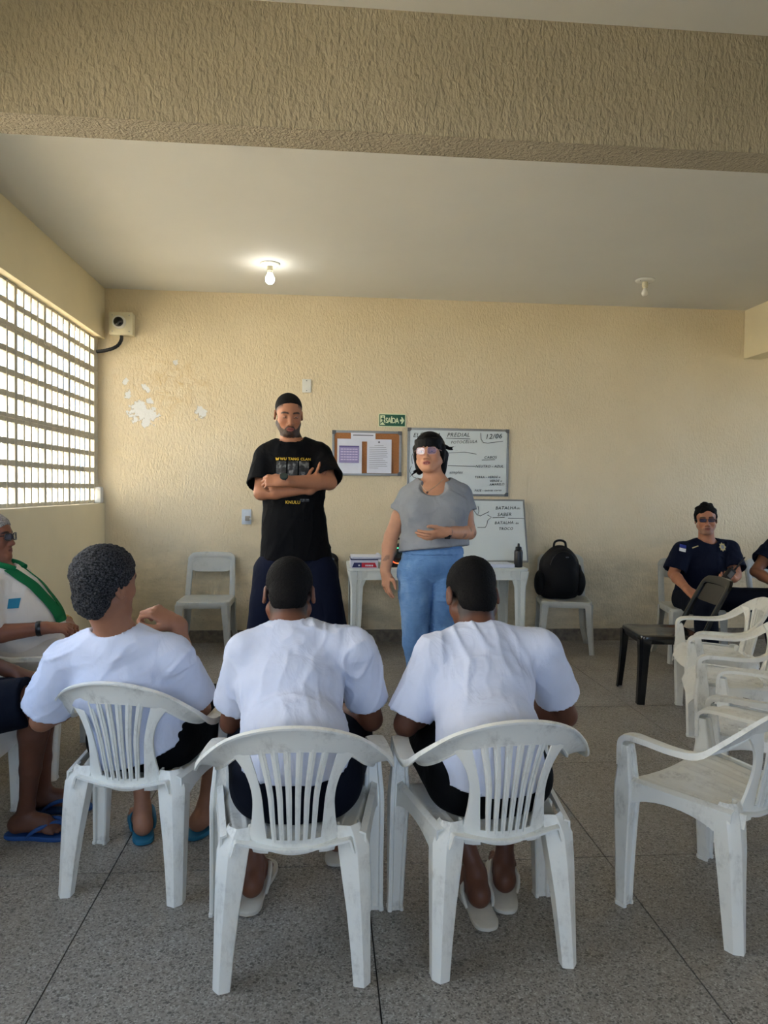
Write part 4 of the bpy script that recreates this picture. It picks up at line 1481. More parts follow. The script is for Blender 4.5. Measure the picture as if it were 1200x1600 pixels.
def hand_prims(w, d, back, side, sc=1.0, curls=((25, 30, 20),) * 4, thumb=0.0, spread=1.0, k=0.005):
    """w wrist, d finger direction, back = back-of-hand direction, side 'L'/'R'"""
    w = V3(w)
    Y = nrm(d)
    Z = nrm(V3(back) - Y * (V3(back) @ Y))
    X = np.cross(Y, Z) * (-1 if side == 'R' else 1)
    P = lambda x, y, z: w + (X * x + Y * y + Z * z) * sc
    L = [ecap(P(0, -.02, 0), P(.001, .030, 0), (.027 * sc, .020 * sc), (.034 * sc, .0165 * sc), X, .02),
         ecap(P(.001, .03, 0), P(.002, .082, .001), (.034 * sc, .0165 * sc), (.039 * sc, .0125 * sc), X, .012),
         ell(P(.022, .034, -.008), V3((.018, .030, .014)) * sc, np.stack([X, Y, Z], 1), .012)]
    bx = (.029, .0095, -.0105, -.029)
    by = (.088, .093, .088, .078)
    ln = (.070, .078, .072, .056)
    for i in range(4):
        p = P(bx[i], by[i], .001)
        c = curls[i if len(curls) == 4 else 0]
        ang = 0
        sp = (1.5 - i) * 0.09 * spread
        dirx = math.sin(sp)
        r0 = .0094 * sc if i < 3 else .0080 * sc
        for j, fr in enumerate((.44, .31, .25)):
            ang += math.radians(c[j])
            dv = nrm(X * dirx + Y * math.cos(ang) - Z * math.sin(ang))
            q = p + dv * ln[i] * fr * sc
            L.append(cone(p, q, r0 * (1 - .08 * j), r0 * (1 - .08 * (j + 1)), k))
            p = q
    t0 = P(.026, .022, -.006)
    t1 = P(.050, .050, -.014 - .012 * thumb)
    t2 = P(.058 - .012 * thumb, .080, -.020 - .022 * thumb)
    t3 = P(.060 - .022 * thumb, .102, -.022 - .030 * thumb)
    L += [cone(t0, t1, .0145 * sc, .0118 * sc, .010), cone(t1, t2, .0115 * sc, .0102 * sc, .004), cone(t2, t3, .0102 * sc, .0085 * sc, .003)]
    box = (np.min([p.lo for p in L], 0) - .012, np.max([p.hi for p in L], 0) + .012, .0034)
    return L, box

def foot_prims(ank, fwd, sole, sc=1.0, toes=True, heel_up=0.0):
    a = V3(ank)
    f = nrm((fwd[0], fwd[1], 0))
    s = V3((-f[1], f[0], 0))
    P = lambda x, y, z: V3((a[0], a[1], 0)) + f * y * sc + s * x * sc + V3((0, 0, sole + z * sc))
    L = [cone(a, P(0, -.022, .050), .029 * sc, .028 * sc, .015),
         ell(P(0, -.042, .032 + heel_up), (.031 * sc, .031 * sc, .034 * sc), None, .02),
         cone(P(0, .0, .055 + heel_up), P(0, .07, .042), .029 * sc, .027 * sc, .02),
         ecap(P(0, -.03, .026 + heel_up), P(.004, .105, .020), (.030 * sc, .024 * sc), (.043 * sc, .017 * sc), s, .02)]
    if toes:
        for i, (x, y, l, r) in enumerate(((.030, .118, .052, .0125), (.011, .126, .044, .0095), (-.005, .122, .038, .009), (-.020, .114, .033, .0085), (-.034, .104, .028, .008))):
            L.append(cone(P(x, y - .02, .016), P(x * 1.05, y + l - .02, .011), r * sc, r * .88 * sc, .005))
    box = (np.min([p.lo for p in L], 0) - .01, np.max([p.hi for p in L], 0) + .01, .0045)
    return L, box

def limb(pts, radii, k=0.02):
    return [cone(pts[i], pts[i + 1], radii[i], radii[i + 1], k) for i in range(len(pts) - 1)]

def mid(a, b, t=0.5):
    return V3(a) * (1 - t) + V3(b) * t

def bulge(a, b, t, off):
    return mid(a, b, t) + V3(off)

class Person:
    def __init__(s, label, base, group=None):
        s.root = thing('person', label, 'person', (base[0], base[1], 0), 0, group)
        s.inv = Matrix.Translation((-base[0], -base[1], 0))
    def add(s, name, me, mat, parent=None, label=None):
        o = link(name, me, mat)
        if parent is None:
            o.parent = s.root
            o.matrix_parent_inverse = s.inv
        else:
            o.parent = parent
        if label:
            o['label'] = label
        return o

def fold_disp(amp, freq=(14, 14, 7), seed=1, run=None):
    fr = V3(freq)
    def ridges(v, n):
        d = nrm(run)
        w = v + 0.025 * np.stack([vnoise(v * 8, seed + 5), vnoise(v * 8, seed + 6), vnoise(v * 8, seed + 7)], 1)
        al = w @ d
        q = (w - al[:, None] * d) * 17 + d * (al * 4.5)[:, None]
        r = np.clip(1 - np.abs(vnoise(q, seed)) * 2.6, 0, 1) ** 1.5
        r2 = np.clip(1 - np.abs(vnoise(q * 1.9 + 3.7, seed + 2)) * 2.6, 0, 1) ** 1.5
        m = 0.35 + 0.65 * smooth01(vnoise(v * 6, seed + 3), -.2, .5)
        return amp * (r * m + .4 * r2 * m + .35 * vnoise(w * fr * .7, seed + 4) - .15)
    if run is not None:
        return ridges
    def f(v, n):
        w = v + 0.03 * np.stack([vnoise(v * 9, seed + 5), vnoise(v * 9, seed + 6), vnoise(v * 9, seed + 7)], 1)
        a = vnoise(w * fr, seed)
        r = 1 - np.abs(vnoise(w * fr * 0.8 + 7.3, seed + 2)) * 2
        out = amp * (0.55 * a + 0.6 * np.clip(r, -0.2, 1) * (0.5 + 0.5 * vnoise(v * 5, seed + 3)))
        return out
    return f

def torso(P, C, N_, SL, SR, HL, HR, w, infl=0.0, hips=1.0, depth=1.0):
    """P pelvis, C chest centre, N_ neck base, SL/SR shoulders, HL/HR hip joints"""
    x = nrm(V3(SL) - V3(SR))
    xh = nrm(V3(HL) - V3(HR))
    i = infl
    W = mid(P, C, 0.45)
    up = nrm(V3(N_) - V3(C))
    L = [ecap(V3(P) + V3((0, 0, -.02)), W, (.155 * w * hips + i, .112 * w * depth + i), (.136 * w + i, .100 * w * depth + i), xh, .05),
         ecap(W, C, (.136 * w + i, .100 * w * depth + i), (.158 * w + i, .112 * w * depth + i), x, .05),
         ecap(C, mid(C, N_, 0.62), (.158 * w + i, .112 * w * depth + i), (.125 * w + i, .082 * w + i), x, .05)]
    for S_ in (SL, SR):
        L.append(cone(mid(C, N_, .62), V3(S_), .070 * w + i, .052 * w + i, .04))
        L.append(cone(V3(N_) - up * .014, mid(N_, S_, .85), .042 * w + i * .7, .040 * w + i, .035))
    return L

def sleeve(S_, E, r0, r1, length, k=0.03, end_tilt=None):
    S_, E = V3(S_), V3(E)
    d = nrm(E - S_)
    end = S_ + d * length
    n = d if end_tilt is None else nrm(d + V3(end_tilt))
    return [cone(S_, S_ + d * (length + .06), r0, r1 + (r1 - r0) * .06 / max(length, .01), k, [(end, n)])], end, d

def hollow(end, d, r, depth=0.035):
    return cone(V3(end) - d * depth, V3(end) + d * .08, r * .96, r, .004, None, 'sub')

def glasses(person, H, mat_frame, w=.029, h=.020, yf=.103, temple=True, lens=None, name='glasses', rad=.0016):
    bm = bmesh.new()
    for x in (1, -1):
        pts = [H.P(x * (.033 + w * .97 * math.copysign(abs(math.cos(a)) ** .55, math.cos(a))), yf - .010 * max(0, math.cos(a) * 1.0), .001 + h * math.copysign(abs(math.sin(a)) ** .6, math.sin(a))) for a in np.linspace(0, 2 * PI, 25)]
        add_tube(bm, [Vector(p) for p in pts], rad * 1.2, 6, False)
        if temple:
            add_tube(bm, [Vector(H.P(x * .061, yf - .012, .008)), Vector(H.P(x * .078, .06, .008)), Vector(H.P(x * .081, -.005, .006)), Vector(H.P(x * .080, -.022, -.008))], rad, 6)
    add_tube(bm, [Vector(H.P(-.006, yf + .001, .008)), Vector(H.P(0, yf + .004, .010)), Vector(H.P(.006, yf + .001, .008))], rad, 6)
    g = person.add(name, finish(bm), mat_frame)
    if lens is not None:
        for x in (1, -1):
            pts = [H.P(x * (.033 + w * .94 * math.copysign(abs(math.cos(a)) ** .55, math.cos(a))), yf - .001 - .010 * max(0, math.cos(a)), .001 + h * .96 * math.copysign(abs(math.sin(a)) ** .6, math.sin(a))) for a in np.linspace(0, 2 * PI, 25)[:-1]]
            bm = bmesh.new()
            bm.faces.new([bm.verts.new(Vector(p)) for p in pts])
            bmesh.ops.solidify(bm, geom=bm.faces[:], thickness=0.0015)
            o = link('lens', finish(bm), lens)
            o.parent = g
    return g

def eyes(person, H, open_=True, iris=(0.03, 0.018, 0.01)):
    for x in (1, -1):
        c = H.P(x * .0315, .0772, -.0005)
        def col(v, c=c):
            q = (v - c) @ H.R / H.s
            r = np.sqrt(q[:, 0] ** 2 + (q[:, 2] + .0005) ** 2)
            m = (1 - smooth01(r, .0046, .0056))[:, None]
            return V3((.55, .52, .5))[None] * (1 - m) + V3(iris)[None] * m
        me = sculpt([ell(c, V3((.0118, .0118, .0062 if open_ else .0035)) * H.s, H.R, .001)], .0012, color=col, smooth=0)
        person.add('eye', me, M_skin)

def project_print(me, target_prims, M, eps=0.0015, ray=(0, 1, 0)):
    """drape a flat mesh (in x-z, y ignored) onto the front of an implicit cloth: march along ray"""
    n = len(me.vertices)
    co = np.zeros(n * 3, np.float32)
    me.vertices.foreach_get('co', co)
    co = co.reshape(-1, 3).astype(float)
    co = np.array([M @ Vector(p) for p in co])
    ray = V3(ray)
    t = np.zeros(n)
    def sd(p):
        G = np.full(n, 0.3)
        for pr in target_prims:
            d = pr.f(p[:, 0], p[:, 1], p[:, 2])
            k = max(pr.k, 1e-5)
            if pr.op == 'add':
                h = np.maximum(k - np.abs(G - d), 0) / k
                G = np.minimum(G, d) - h * h * k * .25
        return G
    for _ in range(60):
        d = sd(co + ray * t[:, None])
        t += np.clip(d, -.02, .03) * 0.7
    if np.abs(d).max() > .012:
        return None
    out = co + ray * (t - eps)[:, None]
    me.vertices.foreach_set('co', out.astype(np.float32).ravel())
    me.update()
    return me

def quad_grid(x0, x1, z0, z1, nx=8, nz=6):
    bm = bmesh.new()
    add_sheet(bm, [[Vector((x0 + (x1 - x0) * i / nx, 0, z0 + (z1 - z0) * j / nz)) for i in range(nx + 1)] for j in range(nz + 1)])
    return finish(bm)

def sandal(person, ank, fwd, mat, strap_mat, sc=1.0, flip=1, z0=0.001):
    """flip-flop under a foot; flip=+1 when the big toe is on the left of fwd"""
    a = V3(ank)
    f = nrm((fwd[0], fwd[1], 0))
    s = V3((-f[1], f[0], 0)) * flip
    P = lambda x, y, z: Vector(V3((a[0], a[1], 0)) + f * y * sc + s * x * sc + V3((0, 0, z)))
    out = [(0, -.088), (.022, -.080), (.033, -.055), (.033, -.01), (.036, .04), (.046, .09), (.049, .13), (.042, .162), (.024, .180), (.004, .182), (-.018, .172), (-.036, .148), (-.044, .11), (-.040, .06), (-.032, .01), (-.033, -.05), (-.022, -.080)]
    cl = catmull(out + [out[0]], 49)[:-1]
    bm = bmesh.new()
    rings = []
    for k_, z in ((.96, z0), (1.0, z0 + .004), (1.0, z0 + .014), (.97, z0 + .017)):
        rings.append([bm.verts.new(P(p[0] * k_, .047 + (p[1] - .047) * k_, z)) for p in cl])
    for i in range(3):
        for j in range(len(cl)):
            bm.faces.new((rings[i][j], rings[i][(j + 1) % len(cl)], rings[i + 1][(j + 1) % len(cl)], rings[i + 1][j]))
    bm.faces.new(rings[0][::-1])
    bm.faces.new(rings[-1])
    so = person.add('flip_flop', finish(bm, 35), mat)
    bm = bmesh.new()
    for sx in (1, -1):
        pts = catmull([(.017, .125, z0 + .014), (.017, .118, z0 + .036), (.017 + sx * .016, .092, z0 + .056), (.002 + sx * .036, .05, z0 + .050), (.001 + sx * .038, .018, z0 + .03), (.001 + sx * .034, .004, z0 + .012)], 16)
        add_tube(bm, [P(*p) for p in pts], [.0045, .0045, .005, .006, .007, .0075, .008, .008, .008, .008, .0075, .007, .0065, .006, .0055, .005], 8)
    o = link('strap', finish(bm), strap_mat)
    o.parent = so
    return so

def band(person, name, c, axis, r, w, mat, flat=1.0, up=(0, 0, 1)):
    """wrist band: short open ring"""
    ax = nrm(axis)
    u = nrm(V3(up) - ax * (V3(up) @ ax))
    v = np.cross(ax, u)
    rows = []
    for t in (-1, -.5, .5, 1):
        rr = r - (.0015 if abs(t) == 1 else 0)
        rows.append([Vector(V3(c) + ax * t * w / 2 + (u * math.cos(a) * flat + v * math.sin(a)) * rr) for a in np.linspace(0, 2 * PI, 29)])
    return person.add(name, loft_sheet(rows, .0025, 50), mat)
def at(px, py, Y):
    """point of the room seen at a photo position, at depth Y from the camera plane wall-parallel"""
    d = cr * ((px - 600) / F_PX) - cu * ((py - 800) / F_PX) + cf
    t = Y / d.y
    return V3((d.x * t, Y, CAM_H + d.z * t))

def build_person(label, base, J, st):
    p = Person(label, base, st.get('group'))
    H = J['head']
    w = st.get('w', 1.0)
    ar = st.get('arm', 1.0)
    lr = st.get('leg', 1.0)
    dep = st.get('depth', 1.0)
    hips = st.get('hips', 1.0)
    fine = []
    # ---- body
    B = torso(J['P'], J['C'], J['N'], J['SL'], J['SR'], J['HL'], J['HR'], w * .93, -.004, hips, dep)
    B += H.neck(J['N'], st.get('neck', .058), st.get('neck2', .062))
    B += H.prims(st.get('mouth', 0.0))
    hb = H.s * .17
    fine.append((H.c - hb, H.c + hb, .0036))
    for s_ in 'LR':
        S_, E_, W_ = V3(J['S' + s_]), V3(J['E' + s_]), V3(J['W' + s_])
        B += limb([S_, mid(S_, E_, .5), E_], [.052 * ar, .046 * ar, .039 * ar], .02)
        fm = mid(E_, W_, .28)
        B += limb([E_, fm, W_], [.038 * ar, .041 * ar, .0265 * ar], .012)
        if 'hand' + s_ in J:
            d, back, curls, thumb, sc = J['hand' + s_]
            hp, bx_ = hand_prims(W_, d, back, s_, sc, curls, thumb)
            B += hp
            if st.get('fine_hands', True):
                fine.append(bx_)
        Hh, K, A = V3(J['H' + s_]), V3(J['K' + s_]), V3(J['A' + s_])
        bk = nrm(V3(J['calf' + s_])) if 'calf' + s_ in J else V3((0, -1, 0))
        B += limb([Hh, mid(Hh, K, .5), K], [.088 * lr, .074 * lr, .056 * lr], .02)
        B += limb([K, mid(K, A, .3) + bk * .014, mid(K, A, .65) + bk * .006, A], [.053 * lr, .054 * lr, .038 * lr, .0285 * lr], .015)
        fp, bx_ = foot_prims(A, J['foot' + s_], st.get('sole', .018), st.get('foot_sc', 1.0), True)
        B += fp
        if st.get('fine_feet', False):
            fine.append(bx_)
    col = face_color(H, st['skin'], st['lips'], st.get('beard'), True, st.get('extra'), hairline=st.get('hairline'), brow_c=st.get('brow', (0.012, 0.010, 0.009)))
    p.add('body', sculpt(B, st.get('h', .0085), fine, None, col, 1), M_skin)
    # ---- hair
    if 'hair' in st:
        hp, hm, hd, hh = st['hair'](H)
        amp, fr = hd
        p.add('hair', sculpt(hp, hh, (), (lambda v, n: amp * vnoise(v * fr, 4) + amp * .6 * vnoise(v * fr * 2.1, 8)) if amp else None, None, 1), hm)
    # ---- shirt
    inf = st.get('infl', .018)
    T = torso(J['P'], J['C'], J['N'], J['SL'], J['SR'], J['HL'], J['HR'], w, inf, hips, dep)
    T += st.get('shirt_extra', lambda J: [])(J)
    ends = []
    for s_ in 'LR':
        sl, end, d = sleeve(J['S' + s_], J['E' + s_], st.get('sl_r0', .070) * ar, st.get('sl_r1', .078) * ar, st.get('sl_len', .2), .018, st.get('sl_tilt' + s_))
        T += sl
        ends.append((end, d))
    for end, d in ends:
        T.append(hollow(end, d, st.get('sl_r1', .078) * ar - .012))
    up = nrm(H.P(0, -.02, -.06) - V3(J['N']))
    nr = st.get('neck_r', .072)
    fwd = st.get('fwd', V3((0, 1, 0)))
    T.append(cone(V3(J['N']) - up * st.get('neck_deep', .008) + fwd * .010, V3(J['N']) + up * .14 + fwd * .03, nr, nr * 1.2, .008, None, 'sub'))
    for e_ in st.get('neck_extra', []):
        T.append(e_)
    for o_, n_ in st.get('hem', []):
        T.append(clip_plane(o_, n_))
    st['_shirt_prims'] = T
    shirt = p.add(st.get('shirt_name', 'tshirt'), sculpt(T, st.get('hs', .0065), (), fold_disp(st.get('fold', .006), st.get('fold_f', (13, 13, 6)), st.get('seed', 1), st.get('run')), None, 1), st['shirt'])
    # ---- trousers or shorts
    L = [ecap(V3(J['P']) + V3(st.get('pants_top', (0, 0, .05))), V3(J['P']) + V3((0, 0, -.03)), (.140 * w * hips, .100 * w * dep), (.152 * w * hips, .112 * w * dep), nrm(V3(J['HL']) - V3(J['HR'])), .04)]
    for s_ in 'LR':
        Hh, K, A = V3(J['H' + s_]), V3(J['K' + s_]), V3(J['A' + s_])
        if st.get('shorts'):
            d = nrm(K - Hh)
            e_ = Hh + d * np.linalg.norm(K - Hh) * st['shorts']
            L.append(cone(Hh, K, .108 * lr, .088 * lr, .03, [(e_, d)]))
        else:
            d = nrm(A - K)
            e_ = K + d * np.linalg.norm(A - K) * .97
            r_ = st.get('pant_r', (.108, .082, .070))
            L.append(cone(Hh, K, r_[0] * lr, r_[1] * lr, .008))
            L.append(cone(K, A, r_[1] * lr, r_[2] * lr, .02, [(e_, d)]))
    for o_, n_ in st.get('waist', []):
        L.append(clip_plane(o_, n_))
    p.add(st.get('pants_name', 'shorts' if st.get('shorts') else 'trousers'), sculpt(L, .0085, (), fold_disp(st.get('pfold', .005), (11, 11, 15), st.get('seed', 1) + 20, st.get('prun')), None, 1), st['pants'])
    p.shirt = shirt
    return p

def add_shoes(p, J, sc=1.1, mat=None):
    for s_ in 'LR':
        A, f = V3(J['A' + s_]), J['foot' + s_]
        fd = nrm((*f, 0))
        fp, _ = foot_prims(A + V3((0, 0, .03)), f, .012, sc, False)
        g = V3((A[0], A[1], .022))
        p.add('shoe', sculpt(fp[1:] + [ecap(g - fd * .05, g + fd * .17, (.042, .021), (.047, .021), (-f[1], f[0], 0), .02), cone(A + V3((0, 0, .04)), g, .046, .042, .02)], .008, smooth=2), mat or M_shoe)

RELAX = ((22, 28, 18),)
FIST = ((60, 70, 45),)
M_flip_blue = simple('blue_rubber', srgb(24, 66, 122), .6, .08)
M_flip_teal = simple('teal_rubber', srgb(20, 98, 124), .6, .08)
M_flip_white = simple('off_white_rubber', srgb(196, 190, 176), .6, .06)
M_shoe = simple('black_shoe_leather', srgb(22, 22, 24), .45, .1)
M_glass_frame = simple('dark_glasses_frame', srgb(22, 20, 26), .3)
M_glass_pink = simple('clear_pink_glasses_frame', srgb(206, 160, 150), .3)
def lens_mat(name, tint, rough=.05, alpha=.35):
    m, nt, b = new_mat(name)
    nz = noise(nt, objvec(nt), 40)
    nt.links.new(ramp(nt, nz, [(.3, tint), (.7, tuple(min(1, c * 1.2) for c in tint))]), b.inputs['Base Color'])
    setin(b, Roughness=rough, Alpha=alpha)
    b.inputs['Specular IOR Level'].default_value = 1.0
    b.inputs['Coat Weight'].default_value = 1.0
    return m
M_lens = lens_mat('bluish_lens_coating', (.25, .27, .55), .04, .3)
M_lens_dark = lens_mat('tinted_lens', (.04, .04, .10), .04, .6)

def cap_hair(thick, front_y, front_z, slope, mat, amp=0.0, freq=120, h=.0042, extra=None, ears=True):
    def f(H):
        n = nrm((0, slope, -1))
        o = H.P(0, front_y, front_z)
        nw = H.R @ n
        base = ell(H.P(0, -.016, .042), V3(((.077 + thick) * H.w, .098 + thick, .081 + thick)) * H.s, H.R, .01, [(o, nw)])
        L = [base]
        if extra:
            L += extra(H, (o, nw))
        return L, mat, (amp, freq), h
    return f
# ---- three men on the front chairs, seen from behind
def nape(H, cl):
    return [ell(H.P(0, -.052, -.025), V3((.064, .053, .073)) * H.s, H.R, .015, [(H.P(0, -.030, 0), H.R @ nrm((0, 1, -.1))), (H.P(0, -.06, -.092), H.R @ nrm((0, .1, -1)))])]

def buzz_fade(q):
    line = .062 + .72 * (q[:, 1] - .085)
    a = smooth01(q[:, 2] - line, -.03, .0) * .8
    b_ = smooth01(q[:, 2], -.115, -.08) * (q[:, 1] < -.025)
    return np.maximum(a, b_ * .85)

def low_back(J):
    P = V3(J['P'])
    return [ecap(P + V3((0, -.015, .14)), P + V3((0, -.035, -.03)), (.150, .112), (.162, .118), (1, 0, 0), .05)]

def seated_front(label, ch, rot, J, st, flip, feet):
    p = build_person(label, ch, J, st)
    for s_, fl in (('L', -1), ('R', 1)):
        sandal(p, V3(J['A' + s_]) - nrm((*J['foot' + s_], 0)) * st.get('slip', .0), J['foot' + s_], flip, flip, st.get('foot_sc', 1.0) * 1.12, fl)
    return p

# middle man, bent forward
cx, cy = -0.076, 2.07
J = dict(P=(cx, 2.09, .50), C=at(452, 1068, 2.225), N=at(451, 984, 2.30),
         SL=at(384, 1020, 2.25), SR=at(556, 1016, 2.25), EL=at(362, 1128, 2.36), ER=at(580, 1124, 2.36),
         WL=(-.16, 2.56, .56), WR=(.02, 2.56, .56), HL=(cx - .09, 2.09, .49), HR=(cx + .09, 2.09, .49),
         KL=(-.25, 2.52, .50), KR=(.10, 2.52, .50), AL=(-.225, 2.36, .10), AR=(.06, 2.64, .10), footL=(.08, 1), footR=(.05, 1),
         handL=((.6, .6, -.25), (-.3, .3, 1), RELAX, .4, 1.0), handR=((-.6, .6, -.25), (.3, .3, 1), RELAX, .4, 1.0),
         head=Head(at(452, 930, 2.385), rotm(0, 36, 0), .985))
st = dict(skin=srgb(112, 72, 54), lips=srgb(110, 60, 52), w=.92, hairline=buzz_fade, arm=.98, shirt=M_tee_white, infl=.013, sl_len=.205, sl_r0=.064, sl_r1=.075, pants=M_navy_dark, shorts=.88, fine_feet=True,
          hem=[((0, 2.0, .545), (0, .25, -1))], slip=.03, foot_sc=1.12, shirt_extra=low_back, hair=cap_hair(.0035, .085, .062, .72, M_hair, .0012, 260, .0036, nape), fold=.0085, run=(.15, .3, 1), fold_f=(10, 10, 4), seed=3, neck_r=.062, neck_deep=.0, h=.0085, fine_hands=False)
p_mid = seated_front('seated man in white T-shirt seen from behind, head bowed, middle of the front trio', (cx, cy), 0, J, st, M_flip_white, True)

# right man
cx, cy = 0.508, 2.088
J = dict(P=(cx, 2.10, .50), C=at(752, 1070, 2.225), N=at(745, 986, 2.30),
         SL=at(678, 1024, 2.25), SR=at(846, 1016, 2.25), EL=at(634, 1132, 2.25), ER=at(884, 1118, 2.36),
         WL=(.42, 2.46, .63), WR=(.62, 2.56, .58), HL=(cx - .09, 2.10, .49), HR=(cx + .09, 2.10, .49),
         KL=(.36, 2.50, .50), KR=(.68, 2.52, .50), AL=(.510, 2.255, .105), AR=(.625, 2.335, .105), footL=(-.04, 1), footR=(.22, 1),
         handL=((.7, .5, -.1), (-.2, .2, 1), RELAX, .4, 1.0), handR=((-.6, .6, -.2), (.3, .3, 1), RELAX, .4, 1.0),
         head=Head(at(737, 931, 2.385), rotm(6, 34, 0), 1.04))
st = dict(skin=srgb(98, 62, 46), lips=srgb(96, 54, 46), w=.95, hairline=buzz_fade, arm=1.0, shirt=M_tee_white, infl=.013, sl_len=.205, sl_r0=.065, sl_r1=.078, pants=M_shorts_black, shorts=.85, fine_feet=True,
          hem=[((0, 2.0, .50), (0, .25, -1))], slip=.05, foot_sc=1.12, shirt_extra=low_back, hair=cap_hair(.0035, .085, .060, .72, M_hair, .0010, 260, .0036, nape), fold=.0075, run=(-.2, .3, 1), fold_f=(10, 10, 4), seed=11, neck_r=.064, neck_deep=.010, fine_hands=False)
p_right = seated_front('seated man in white T-shirt seen from behind, right of the front trio', (cx, cy), 5.4, J, st, M_flip_white, True)

# left man, leaning back, hand at his chin
cx, cy = -0.629, 2.514
J = dict(P=(-.625, 2.52, .49), C=at(190, 1066, 2.44), N=at(180, 985, 2.40),
         SL=at(104, 1030, 2.42), SR=at(270, 1026, 2.42), EL=at(66, 1125, 2.50), ER=at(312, 1108, 2.56),
         WL=(-.83, 2.74, .60), WR=at(276, 974, 2.60), HL=(-.715, 2.53, .48), HR=(-.535, 2.51, .48),
         KL=(-.76, 2.96, .49), KR=(-.40, 2.92, .49), AL=(-.70, 2.80, .105), AR=(-.46, 2.815, .105), footL=(-.3, 1), footR=(.55, .85),
         handL=((.3, .9, -.2), (-.2, .1, 1), RELAX, .3, 1.0), handR=((-.80, -.10, .50), (.45, -.45, .75), ((40, 50, 35), (48, 55, 35), (58, 60, 35), (65, 60, 35)), .5, 1.05),
         head=Head(at(167, 912, 2.36), rotm(-34, -4, 6), .96))
def curly_nape(H, cl):
    return [ell(H.P(0, -.054, -.028), V3((.074, .064, .086)) * H.s, H.R, .02, [(H.P(0, -.028, 0), H.R @ nrm((0, 1, -.25))), (H.P(0, -.06, -.104), H.R @ nrm((0, .5, -1)))])]
st = dict(skin=srgb(152, 106, 82), lips=srgb(140, 84, 74), w=.92, arm=1.0, shirt=M_tee_white, infl=.015, sl_len=.21, sl_r0=.067, sl_r1=.084, pants=M_shorts_black, shorts=.85, fine_feet=True,
          hem=[((-.62, 2.4, .44), (.35, .2, -1))], foot_sc=1.08, shirt_extra=low_back, hair=cap_hair(.016, .085, .066, .80, M_hair_salt, .0035, 95, .0042, curly_nape), fold=.008, run=(.8, 0, .55), fold_f=(9, 9, 7), seed=21, neck_r=.070, neck_deep=.006)
p_left = seated_front('seated man with curly greying hair and white T-shirt resting a hand at his chin', (cx, cy), -11, J, st, M_flip_teal, True)

# person at the left edge in navy shorts
cx, cy = -1.52, 2.80
J = dict(P=(-1.54, 2.80, .50), C=(-1.60, 2.80, .78), N=(-1.60, 2.80, .98), SL=(-1.60, 2.98, .93), SR=(-1.58, 2.62, .93),
         EL=(-1.50, 3.04, .66), ER=(-1.48, 2.56, .66), WL=(-1.26, 2.98, .60), WR=(-1.27, 2.70, .615), HL=(-1.54, 2.89, .48), HR=(-1.54, 2.71, .48),
         KL=(-1.13, 2.94, .50), KR=at(66, 1092, 2.70), AL=(-1.16, 3.02, .10), AR=at(42, 1258, 2.80), footL=(1, .1), footR=(1, -.05),
         calfL=(-1, 0, 0), calfR=(-1, 0, 0), handL=((1, 0, -.2), (0, .1, 1), RELAX, .2, 1.0), handR=((1, .1, -.25), (0, -.1, 1), RELAX, .2, 1.0),
         head=Head((-1.58, 2.80, 1.14), rotm(-80, 6, 0), .92))
st = dict(skin=srgb(92, 58, 44), lips=srgb(96, 54, 46), shirt=M_tee_white, sl_len=.2, pants=M_navy_dark, shorts=.90, hem=[((0, 0, .47), (0, 0, -1))], leg=1.0, fine_feet=True,
          hair=cap_hair(.007, .085, .062, .72, M_hair, .001, 260, .0045, nape), seed=31, fwd=V3((1, 0, 0)), sole=.02, fine_hands=False)
p_edge = build_person('person at left edge in navy shorts with blue flip-flops, only legs in view', (cx, cy), J, st)
sandal(p_edge, J['AR'] + V3((.01, 0, 0)), J['footR'], M_flip_blue, M_flip_blue, 1.08, 1)
sandal(p_edge, J['AL'], J['footL'], M_flip_blue, M_flip_blue, 1.08, -1)
# ---- standing man with folded arms
Y0m = 3.95
J = dict(P=at(462, 880, Y0m + .02), C=at(457, 745, Y0m), N=at(456, 691, Y0m + .01),
         SR=at(417, 716, Y0m + .02), SL=at(498, 713, Y0m + .02), ER=at(408, 770, 3.84), EL=at(515, 754, 3.84),
         WR=at(486, 763, 3.80), WL=at(443, 752, 3.70),
         HL=at(492, 895, Y0m), HR=at(432, 895, Y0m), KL=(.045, 3.93, .52), KR=(-.33, 3.93, .52), AL=(.06, 3.97, .09), AR=(-.34, 3.97, .09), footL=(.2, -1), footR=(-.2, -1), calfL=(0, 1, 0), calfR=(0, 1, 0),
         handR=((.55, .10, .80), (.3, -.9, -.2), ((10, 14, 10),), .6, .92), handL=((-1, .12, .02), (0, -.8, .6), ((50, 55, 40),), .6, 1.0),
         head=Head(at(451, 648, 3.945), rotm(191, 15, 0), .925, .98))
def fade(q):
    line = .088 + .80 * (q[:, 1] - .085)
    return smooth01(q[:, 2] - line, -.035, .002) * (q[:, 1] < .088) * (np.abs(q[:, 0]) > .045) * .8
st = dict(skin=srgb(172, 118, 88), lips=srgb(150, 88, 80), beard=((.010, .008, .007), 1.0), hairline=fade, w=1.06, arm=1.02, leg=1.08, shirt=M_tee_black, infl=.016, sl_len=.185, sl_r0=.072, sl_r1=.084,
          pants=M_navy, hem=[((0, 0, .972), (0, 0, -1))], pants_top=(0, 0, .0), fwd=V3((0, -1, 0)), neck_r=.070, neck_deep=.014, fold=.008, run=(.35, 0, 1), fold_f=(9, 9, 6), seed=41, hips=1.04,
          shirt_extra=lambda J: [ecap(mid(J['P'], J['C'], .45), V3(J['P']) + V3((0, 0, -.05)), (.168, .125), (.202, .150), (1, 0, 0), .05)],
          neck=.052, neck2=.060, hair=cap_hair(.004, .085, .088, .80, M_hair, .0006, 260, .0036), pant_r=(.118, .092, .078), h=.008)
p_man = build_person('tall standing man in black printed T-shirt with folded arms, bearded, looking down', (-.17, 3.95), J, st)
